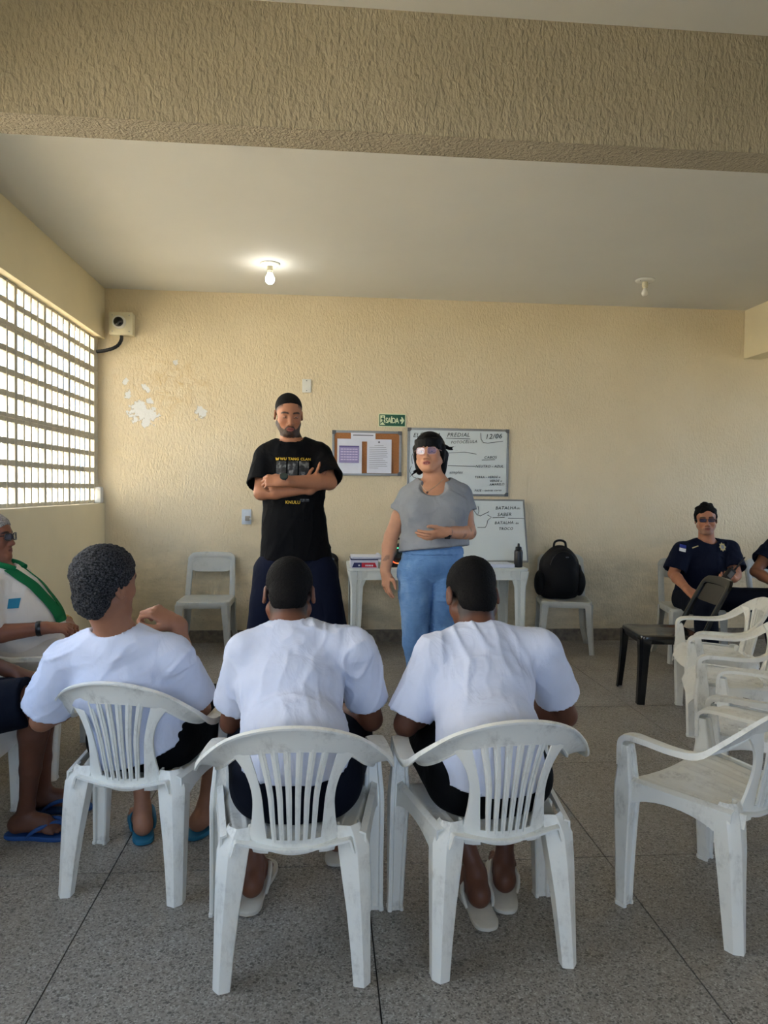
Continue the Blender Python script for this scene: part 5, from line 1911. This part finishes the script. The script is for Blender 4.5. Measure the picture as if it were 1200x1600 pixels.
eyes(p_man, J['head'], False)
for A, f in ((J['AL'], J['footL']), (J['AR'], J['footR'])):
    fp, _ = foot_prims(V3(A) + V3((0, 0, .03)), f, .012, 1.13, False)
    p_man.add('shoe', sculpt([q for q in fp[1:]] + [ecap(V3((A[0], A[1], .02)) + nrm((*f, 0)) * -.05, V3((A[0], A[1], .02)) + nrm((*f, 0)) * .17, (.042, .02), (.046, .02), (-f[1], f[0], 0), .02)], .008, smooth=2), M_shoe)
wd = nrm(V3(J['WL']) - V3(J['EL']))
wc = V3(J['WL']) - wd * .004
wt_ = band(p_man, 'wristwatch', wc, wd, .0315, .022, M_black)
fc = wc + V3((.0, -.024, .022))
wf = link('watch_face', lathe_mesh([(.021, 0), (.022, .004), (.021, .010), (.016, .012)], 24, Matrix.Translation(Vector(fc)) @ Vector((0, -.74, .67)).to_track_quat('Z', 'Y').to_matrix().to_4x4()), simple('dark_watch_glass', srgb(44, 58, 56), .15))
wf.parent = wt_
# shirt print
TP = [q for q in st['_shirt_prims'] if q.op == 'add']
def shirt_print(name, me, mat, px, py, eps=.011):
    o3 = at(px, py, 3.82)
    if project_print(me, TP, Matrix.Translation((o3[0], 3.62, o3[2])), eps) is None:
        return None
    return p_man.add(name, me, mat, None)
def flat_text(txt, size, space=1.0, off=.0006):
    me = text_mesh(txt, size, 0, 'CENTER', 0, off, space)
    me.transform(Matrix.Rotation(PI / 2, 4, 'X'))
    return me
M_gold = simple('gold_print', srgb(212, 176, 48), .6, .05)
shirt_print('print_lettering', flat_text('WU TANG CLAN', .0195, 1.12), M_gold, 461.5, 719)
shirt_print('print_lettering', flat_text('KNULU', .0225, 1.1), M_gold, 457.5, 787)
bm = bmesh.new()
T3 = lambda u, v, d: Vector((u, d, v))
add_prism(bm, [(a * .8, b_ * .8) for a, b_ in [(-.013, .010), (-.006, .010), (0, .003), (.006, .010), (.013, .010), (.010, -.004), (.004, -.010), (0, -.004), (-.004, -.010), (-.010, -.004)]], T3, .0004)
shirt_print('print_emblem', finish(bm, 0), M_gold, 433, 717)
def photo_mat(name, seed):
    m, nt, b = new_mat(name)
    v = objvec(nt)
    mp = N(nt, 'ShaderNodeMapping')
    mp.inputs['Location'].default_value = (seed * 3.1, seed * 1.7, seed)
    nt.links.new(v, mp.inputs['Vector'])
    f = noise(nt, mp.outputs['Vector'], 38, 2, .5)
    nt.links.new(ramp(nt, f, [(.38, srgb(18, 19, 21)), (.52, srgb(44, 46, 50)), (.66, srgb(120, 122, 124))]), b.inputs['Base Color'])
    setin(b, Roughness=.7)
    return m
for i, px in enumerate((439.5, 457.5, 475)):
    shirt_print('print_picture', quad_grid(-.026, .026, -.046, .036), photo_mat('dark_grey_picture_print', i + 1), px, 731)
shirt_print('print_picture', quad_grid(-.024, .024, -.008, .008), bpy.data.materials['dark_grey_picture_print'], 476, 782)

# ---- standing woman
Yw = 3.92
J = dict(P=at(676, 868, Yw + .02), C=at(678, 795, Yw), N=at(680, 752, Yw + .02),
         SR=at(640, 777, Yw + .02), SL=at(718, 774, Yw + .02), ER=at(611, 838, 3.95), EL=at(733, 832, 3.92), WR=at(602, 893, 3.90), WL=at(695, 832, 3.68),
         HR=at(649, 893, Yw), HL=at(701, 893, Yw), KR=at(649, 1005, 3.90), KL=at(688, 1005, 3.93), AR=at(664, 1130, 3.93), AL=at(688, 1130, 3.96), footR=(-.15, -1), footL=(.2, -1), calfL=(0, 1, 0), calfR=(0, 1, 0),
         handR=((.06, -.06, -1), (-.85, -.5, 0), ((10, 16, 12), (14, 20, 14), (18, 24, 16), (22, 26, 18)), .3, .93), handL=((-.96, -.12, -.20), (-.1, -.72, -.70), ((12, 12, 8), (16, 14, 8), (18, 16, 10), (20, 18, 10)), -.5, .93),
         head=Head(at(671, 708, 3.915), rotm(160, -4, 2), .90, 1.04, 1.06))
def bust(J):
    a, b_ = at(652, 798, 3.845), at(703, 797, 3.845)
    W_ = mid(J['P'], J['C'], .4)
    return [ell(a, (.088, .085, .088), None, .05), ell(b_, (.088, .085, .088), None, .05),
            ecap(J['C'], at(679, 862, Yw), (.180, .135), (.198, .150), (1, 0, 0), .05)]
def w_hair(H):
    n = H.R @ nrm((0, .50, -1))
    o_ = H.P(0, .098, .034)
    L = [ell(H.P(0, -.018, .040), V3((.090 * H.w, .116, .098)) * H.s, H.R, .015, [(o_, n)]),
         ell(H.P(0, -.065, -.030), V3((.078, .058, .105)) * H.s, H.R, .02)]
    for x in (1, -1):
        L.append(cone(H.P(x * .084, .012, .03), H.P(x * .082, .0, -.055), .016 * H.s, .007 * H.s, .02))
        L.append(cone(H.P(x * .078, -.040, -.01), H.P(x * .072, -.045, -.110), .032 * H.s, .020 * H.s, .02))
    for a, b_, r in (((-.075, -.09, .05), (-.115, -.11, .035), .016), ((-.10, -.105, .04), (-.145, -.10, .052), .005), ((-.10, -.105, .034), (-.185, -.11, .018), .003), ((-.07, -.05, -.10), (-.09, -.04, -.145), .006),
                     ((.075, -.03, -.10), (.105, .0, -.128), .008), ((.09, -.01, -.115), (.122, .015, -.15), .004), ((.085, -.015, -.10), (.118, .01, -.118), .003)):
        L.append(cone(H.P(*a), H.P(*b_), r * H.s, r * .4 * H.s, .008))
    rb = random.Random(8)
    for i in range(19):
        a = math.radians(-66 + 132 * i / 18)
        s_ = lambda k_: (.086 * math.sin(a) * k_, -.018 + .113 * math.cos(a) * k_)
        x0, y0 = s_(.97)
        x1, y1 = s_(1.0)
        zl = .030 - .030 * (abs(i - 9) / 9.0) ** 3 + rb.uniform(-.007, .006)
        L.append(cone(H.P(x0, y0, .075), H.P(x1 + rb.uniform(-.004, .004), y1, zl), .0095 * H.s, .0035 * H.s, .006))
    return L, M_hair_sleek, (.0012, 60), .0036
def tattoo(v, c):
    m = ((np.abs(v - V3((.83, 3.80, 1.12))) < V3((.16, .2, .07))).all(1) | (np.abs(v - V3((.345, 3.9, .90))) < V3((.06, .08, .12))).all(1))
    n_ = vnoise(v * 34, 77)
    k_ = (m & (n_ > .35))[:, None] * .45
    return c * (1 - k_) + V3((.05, .045, .045)) * k_
st = dict(skin=srgb(198, 146, 116), lips=srgb(176, 100, 96), mouth=.006, w=1.08, arm=1.02, leg=.98, hips=1.08, depth=1.15, shirt=M_tee_grey, shirt_extra=bust, infl=.008, sl_len=.10, sl_r0=.064, sl_r1=.074,
          pants=M_denim, pants_name='jeans', hem=[((.6, 3.9, 1.035), (.10, -.12, -1))], fwd=V3((0, -1, 0)), neck_r=.082, neck_deep=.012, fold=.005, run=(1, 0, -.4), fold_f=(12, 12, 9), seed=51, pants_top=(0, 0, .075),
          neck_extra=[ell(at(678, 757, 3.80), (.086, .09, .062), None, .006, None, 'sub')], neck=.056, neck2=.062, pant_r=(.102, .070, .060), pfold=.009, prun=(1, .2, .25), hair=w_hair, h=.008, extra=tattoo, brow=(.02, .014, .012))
p_wom = build_person('standing woman in grey T-shirt and blue jeans gesturing with one hand', (.62, 3.92), J, st)
eyes(p_wom, J['head'], True)
glasses(p_wom, J['head'], M_glass_pink, .027, .021, .106, True, M_lens, rad=.0012)
for A, f in ((J['AL'], J['footL']), (J['AR'], J['footR'])):
    fp, _ = foot_prims(V3(A) + V3((0, 0, .03)), f, .012, 1.02, False)
    p_wom.add('shoe', sculpt([q for q in fp[1:]] + [ecap(V3((A[0], A[1], .02)) + nrm((*f, 0)) * -.045, V3((A[0], A[1], .02)) + nrm((*f, 0)) * .15, (.038, .02), (.042, .02), (-f[1], f[0], 0), .02)], .008, smooth=2), M_shoe)
wd = nrm(V3(J['WL']) - V3(J['EL']))
wb_ = band(p_wom, 'wristwatch', V3(J['WL']) - wd * .02, wd, .0325, .026, M_black)
o = link('watch_face', box_mesh((0, 0, 0), (.03, .008, .034), .003, None), simple('black_watch_face', srgb(14, 14, 16), .15))
o.location = Vector(V3(J['WL']) - wd * .02 + V3((.0, -.028, -.016)))
o.parent = wb_
# teeth and necklace
H = J['head']
p_wom.add('teeth', sculpt([ecap(H.P(-.014, .0845, -.0708), H.P(.014, .0845, -.0708), (.0035, .004), (.0035, .004), H.R[:, 2], .002)], .0016, smooth=1), simple('tooth_enamel', srgb(214, 206, 196), .3))
bm = bmesh.new()
TPw = B_ = None
npts = [at(656, 749, 3.87), at(657, 756, 3.83), at(662, 763, 3.80), at(667.5, 768, 3.79), at(675, 763.5, 3.79), at(685, 756, 3.81), at(693, 748, 3.86)]
add_tube(bm, [Vector(q) for q in catmull(npts, 30)], .0012, 6)
nk = p_wom.add('necklace', finish(bm), simple('silver_chain', srgb(190, 180, 160), .3, .05, 30, 0, 200, .9))
o = link('pendant', lathe_mesh([(.003, -.007), (.006, -.002), (.006, .003), (.002, .006)], 12, Matrix.Translation(Vector(at(667.5, 769.5, 3.785)))), simple('dark_pendant', srgb(96, 66, 56), .3))
o.parent = nk
# jeans details
M_denim_dark = simple('dark_denim_stitching', srgb(52, 84, 126), .85, .1, 60)
Pw = V3(J['P'])
wb2 = p_wom.add('waistband', sculpt([ecap(Pw + V3((0, 0, .06)), Pw + V3((0, 0, -.03)), (.140 * 1.08 * 1.08 + .007, .1242 + .007), (.152 * 1.08 * 1.08 + .007, .139 + .007), (1, 0, 0), .03), clip_plane((0, 0, 1.043), (0, 0, 1)), clip_plane((0, 0, 1.008), (0, 0, -1))], .006, smooth=1), M_denim, label='jeans waistband')
# ---- officer seated by the back wall, holding a radio
def officer(label, J, st, base):
    return build_person(label, base, J, st)
Yo = 5.42
J = dict(P=(3.03, 5.52, .53), C=at(1102, 884, Yo + .02), N=at(1104, 846, Yo + .02), SR=at(1066, 861, Yo), SL=at(1140, 859, Yo), ER=at(1052, 897, 5.38), EL=at(1150, 897, 5.30),
         WR=at(1074, 921, 5.14), WL=at(1146, 905, 5.10), HR=(2.94, 5.50, .50), HL=(3.12, 5.50, .50), KR=(2.86, 5.06, .52), KL=(3.40, 5.08, .56), AR=(2.86, 5.00, .10), AL=(3.42, 4.98, .10), footR=(-.2, -1), footL=(.2, -1), calfL=(0, 1, 0), calfR=(0, 1, 0),
         handR=((.45, -.5, -.6), (-.3, -.6, .7), RELAX, .3, 1.0), handL=((-.85, -.35, -.05), (.2, -.5, -.8), ((45, 50, 35),), .5, 1.0),
         head=Head(at(1103, 812, 5.40), rotm(157, 2, 3), .95, .98))
def wavy(H, cl):
    L = []
    rng_ = random.Random(3)
    for i in range(26):
        a = rng_.uniform(-1, 1) * 1.25
        b_ = rng_.uniform(.15, 1.25)
        d = V3((math.sin(a) * math.cos(b_), .75 * math.cos(a) * math.cos(b_), math.sin(b_)))
        q = V3((0, -.012, .045)) + d * V3((.084, .098, .090))
        L.append(ell(H.P(*q), V3((.020, .020, .017)) * H.s, None, .012))
    for x in (1, -1):
        L.append(ell(H.P(x * .078, -.012, .018), V3((.012, .034, .045)) * H.s, H.R, .012))
    return L
st = dict(skin=srgb(172, 118, 90), lips=srgb(140, 84, 74), beard=((.16, .13, .11), .45), w=1.06, arm=1.05, depth=1.1, shirt=M_navy, infl=.014, sl_len=.175, sl_r0=.074, sl_r1=.086, pants=M_navy_dark, hem=[((0, 0, .50), (0, 0, -1))],
          fwd=V3((0, -1, 0)), neck_r=.070, neck_deep=.010, fold=.007, run=(.3, 0, 1), seed=61, hair=cap_hair(.012, .085, .088, .9, M_hair, .004, 60, .0046, wavy), h=.009, pant_r=(.105, .088, .075), pants_top=(0, 0, .02))
p_off = officer('seated officer in navy T-shirt and glasses holding a radio by the back wall', J, st, (3.03, 5.5))
eyes(p_off, J['head'], True)
add_shoes(p_off, J)
glasses(p_off, J['head'], M_glass_frame, .026, .014, .104, True, M_lens_dark, rad=.0014)
TPo = [q for q in st['_shirt_prims'] if q.op == 'add']
def off_print(person, prims, name, me, mat, px, py, eps=.011, ray=(0, 1, 0), Y=5.05, rot=0):
    o3 = at(px, py, 5.32)
    if project_print(me, prims, Matrix.Translation((o3[0], Y, o3[2])) @ Matrix.Rotation(rot, 4, 'Y'), eps, ray) is None:
        return None
    return person.add(name, me, mat)
M_patch_tan = simple('tan_embroidery', srgb(178, 160, 112), .8, .2, 120)
M_patch_white = simple('white_embroidery', srgb(216, 218, 222), .8, .08, 120)
M_patch_blue = simple('blue_embroidery', srgb(34, 52, 150), .8, .08, 120)
off_print(p_off, TPo, 'name_tape', quad_grid(-.028, .028, -.004, .004), M_patch_tan, 1089, 855, rot=-.3)
bm = bmesh.new()
star = []
for i in range(16):
    a = PI / 2 + 2 * PI * i / 16
    r = .036 if i % 2 == 0 else .026
    star.append((r * math.cos(a) * .9, r * math.sin(a)))
vs_ = [bm.verts.new(Vector((u, 0, v))) for u, v in star]
c_ = bm.verts.new((0, 0, 0))
for i in range(16):
    bm.faces.new((vs_[i], vs_[(i + 1) % 16], c_))
off_print(p_off, TPo, 'chest_emblem', finish(bm, 0), M_patch_tan, 1131, 855)
off_print(p_off, TPo, 'emblem_centre', quad_grid(-.012, .012, -.014, .014, 3, 3), M_ink, 1131, 855, .0125)
for dz, mt in ((0, M_patch_blue), (-.028, M_patch_white)):
    off_print(p_off, TPo, 'sleeve_flag', quad_grid(-.024, .024, dz - .013, dz + .013, 4, 4), mt, 1056, 854, .012, (.25, 1, 0), 5.05, .2)
# radio held in his left hand
rd = thing('handheld_radio', 'black handheld radio with antenna in the seated officer\'s hand', 'radio', tuple(at(1137, 900, 5.03)))
rd.rotation_euler = (0.2, .62, 0.25)
link('body', box_mesh((0, 0, 0), (.056, .034, .125), .006), M_black, rd)
link('antenna', tube_mesh([(0.016, 0, .06), (0.016, 0, .09), (0.016, 0, .19)], [.008, .0065, .005], 10), M_black_matt, rd)
link('knob', lathe_mesh([(.007, .06), (.007, .076), (.005, .078)], 12, Matrix.Translation((-.014, 0, 0))), M_black_matt, rd)
link('speaker_grille', box_mesh((0, -.0175, .02), (.04, .003, .05), .001), M_greycap, rd)

# officer cut by the right edge
J = dict(P=(3.87, 5.52, .53), C=(3.86, 5.46, .80), N=(3.86, 5.46, 1.00), SR=(3.66, 5.45, .945), SL=(4.05, 5.45, .945), ER=at(1180, 893, 5.38), EL=(4.14, 5.36, .68), WR=at(1222, 918, 5.10), WL=(3.98, 5.10, .60),
         HR=(3.78, 5.50, .50), HL=(3.96, 5.50, .50), KR=(3.72, 5.06, .52), KL=(4.05, 5.06, .52), AR=(3.72, 5.02, .10), AL=(4.05, 5.02, .10), footR=(-.1, -1), footL=(.1, -1), calfL=(0, 1, 0), calfR=(0, 1, 0),
         handR=((.8, -.5, -.2), (-.1, -.4, .9), RELAX, .3, 1.0), handL=((-.8, -.5, -.2), (.1, -.4, .9), RELAX, .3, 1.0), head=Head((3.86, 5.43, 1.15), rotm(175, 4, 0), .93))
st = dict(st)
st.update(skin=srgb(138, 92, 70), beard=None, seed=71, hair=cap_hair(.008, .085, .066, .75, M_hair, .001, 200, .0048, nape), sl_len=.185)
p_off2 = officer('officer in navy T-shirt with sleeve flag patch, cut by the right edge', J, st, (3.87, 5.5))
add_shoes(p_off2, J)
TPo2 = [q for q in st['_shirt_prims'] if q.op == 'add']
for dz, mt in ((0, M_patch_blue), (-.030, M_patch_white)):
    off_print(p_off2, TPo2, 'sleeve_flag', quad_grid(-.024, .024, dz - .014, dz + .014, 4, 4), mt, 1178, 856, .012, (.2, 1, 0), 5.05, .1)

# ---- woman in white uniform at the left edge
Yl = 3.6
J = dict(P=(-1.45, Yl, .50), C=(-1.535, Yl, .76), N=(-1.585, Yl, .945), SL=(-1.58, Yl + .17, .885), SR=(-1.575, Yl - .17, .875), ER=(-1.56, Yl - .23, .67), EL=(-1.52, Yl + .24, .67),
         WR=at(72, 981, 3.42), WL=at(104, 972, 3.74), HL=(-1.47, Yl + .09, .50), HR=(-1.47, Yl - .09, .50), KL=(-1.05, Yl + .11, .52), KR=(-1.05, Yl - .10, .52), AL=(-.95, Yl + .12, .10), AR=(-.98, Yl - .10, .10), footL=(1, .1), footR=(1, -.1), calfL=(-1, 0, 0), calfR=(-1, 0, 0),
         handR=((.9, .35, -.1), (0, -.5, .85), ((40, 45, 30),), .4, .95), handL=((.6, -.75, -.1), (.3, .2, .9), ((40, 45, 30),), .4, .95),
         head=Head(at(21, 846, Yl) + V3((-.100, 0, .02)), rotm(-92, -2, 0), .93, 1.0, 1.05))
def belly(J):
    return [ell((-1.44, Yl, .69), (.145, .17, .14), None, .05), ecap((-1.50, Yl, .80), (-1.42, Yl, .58), (.15, .12), (.18, .15), (0, 1, 0), .05)]
st = dict(skin=srgb(140, 92, 72), lips=srgb(120, 70, 62), w=1.08, arm=1.06, leg=1.1, depth=1.2, shirt=M_uniform, shirt_name='uniform_shirt', shirt_extra=belly, infl=.014, sl_len=.19, sl_r0=.070, sl_r1=.088, pants=M_uniform, hem=[((0, 0, .50), (0, 0, -1))],
          fwd=V3((1, 0, 0)), neck_r=.066, neck_deep=.004, fold=.008, run=(.5, .1, 1), seed=81, pant_r=(.115, .095, .085), h=.009, hair=cap_hair(.012, .085, .066, .8, M_hair_grey, .002, 90, .0046, nape))
p_lw = build_person('seated woman in white uniform with green scarf and glasses at left edge', (-1.5, Yl), J, st)
eyes(p_lw, J['head'], True)
add_shoes(p_lw, J, 1.05)
glasses(p_lw, J['head'], M_glass_frame, .028, .018, .105, True, M_lens_dark, rad=.0026)
TPl = [q for q in st['_shirt_prims'] if q.op == 'add']
# scarf draped from the neck down the front
def scarf(y0, y1, name='scarf'):
    bm_ = bmesh.new()
    rows = []
    for t in np.linspace(0, 1, 22):
        z = .955 - .26 * t
        yc = y0 + (y1 - y0) * t
        wv = .030 + .008 * t
        rows.append([Vector((0, yc + u * wv, z)) for u in np.linspace(-1, 1, 5)])
    add_sheet(bm_, rows)
    me = finish(bm_)
    project_print(me, TPl, Matrix.Translation((-1.0, 0, 0)), .008, (-1, 0, 0))
    bm_ = bmesh.new()
    bm_.from_mesh(me)
    bmesh.ops.recalc_face_normals(bm_, faces=bm_.faces[:])
    bmesh.ops.solidify(bm_, geom=bm_.faces[:], thickness=.004)
    return p_lw.add(name, finish(bm_), M_green_scarf)
scarf(Yl - .075, Yl - .03)
scarf(Yl + .075, Yl + .03)
bm = bmesh.new()
add_tube(bm, [Vector(q) for q in catmull([(-1.49, Yl - .055, .955), (-1.54, Yl - .075, .975), (-1.62, Yl - .065, .99), (-1.65, Yl, .99), (-1.62, Yl + .065, .99), (-1.54, Yl + .075, .975), (-1.49, Yl + .055, .955)], 26)], .016, 10)
p_lw.add('scarf_collar', finish(bm), M_green_scarf)
me = quad_grid(-.032, .032, -.005, .005, 8, 2)
o3 = at(47, 939, 3.36)
bmx = Matrix.Translation((o3[0], 3.2, o3[2])) @ Matrix.Rotation(-.35, 4, 'Y')
if project_print(me, TPl, bmx, .008, (0, 1, 0)) is not None:
    p_lw.add('name_embroidery', me, simple('dark_embroidery', srgb(60, 62, 66), .8))
me = quad_grid(-.022, .022, -.022, .022, 4, 4)
o3 = at(2, 950, 3.3)
if project_print(me, TPl, Matrix.Translation((o3[0], 3.1, o3[2])), .009, (0, 1, 0)) is not None:
    p_lw.add('sleeve_patch', me, simple('teal_patch', srgb(30, 120, 150), .8))
wd = nrm(V3(J['WR']) - V3(J['ER']))
band(p_lw, 'wristwatch', V3(J['WR']) - wd * .03, wd, .036, .022, M_black)
wd = nrm(V3(J['handL'][0]))
M_gold_metal = simple('gold_bangle', srgb(196, 156, 84), .3, .05, 30, 0, 200, .9)
for i in range(3):
    band(p_lw, 'bangle', V3(J['WL']) - wd * (.002 + .012 * i), wd, .034, .006, M_gold_metal)

# ---- backpack on the chair by the wall
bk = thing('backpack', 'bulging black backpack propped on the grey chair by the back wall', 'backpack', (0, 0, 0))
cxb, cyb, zb = 2.045, 5.99, .445
L = [ell((cxb, cyb, zb + .21), (.165, .105, .245), None, .05), ecap((cxb, cyb, zb + .075), (cxb, cyb, zb + .30), (.185, .115), (.155, .10), (1, 0, 0), .06),
     ell((cxb + .01, cyb - .085, zb + .15), (.125, .055, .135), None, .03), ell((cxb + .005, cyb - .065, zb + .33), (.115, .05, .10), None, .03), clip_plane((0, 0, zb), (0, 0, -1)), clip_plane((0, 6.10, 0), (0, 1, 0))]
link('main_body', sculpt(L, .009, (), fold_disp(.008, (9, 9, 9), 91), None, 2), M_bag, bk)
link('side_pocket', sculpt([ell((cxb + .175, cyb - .02, zb + .13), (.05, .075, .115), None, .02), ell((cxb + .16, cyb - .02, zb + .255), (.03, .04, .04), None, .02)], .008, (), fold_disp(.005, (12, 12, 12), 92), None, 2), M_bag, bk)
link('side_pocket', sculpt([ell((cxb - .175, cyb - .02, zb + .13), (.045, .07, .11), None, .02)], .008, (), fold_disp(.005, (12, 12, 12), 93), None, 2), M_bag, bk)
link('carry_handle', tube_mesh([Vector(q) for q in catmull([(cxb - .055, cyb - .01, zb + .435), (cxb - .045, cyb - .01, zb + .482), (cxb, cyb - .01, zb + .497), (cxb + .045, cyb - .01, zb + .482), (cxb + .055, cyb - .01, zb + .435)], 18)], .010, 8), M_bag, bk)
link('zip', tube_mesh([Vector((cxb + .115 * math.cos(a), cyb - .105 - .02 * math.sin(a), zb + .27 + .14 * math.sin(a))) for a in np.linspace(.15, PI - .15, 20)], .0035, 6), M_black, bk)
link('logo_tag', box_mesh((cxb + .03, cyb - .122, zb + .36), (.026, .004, .010)), M_greycap, bk)
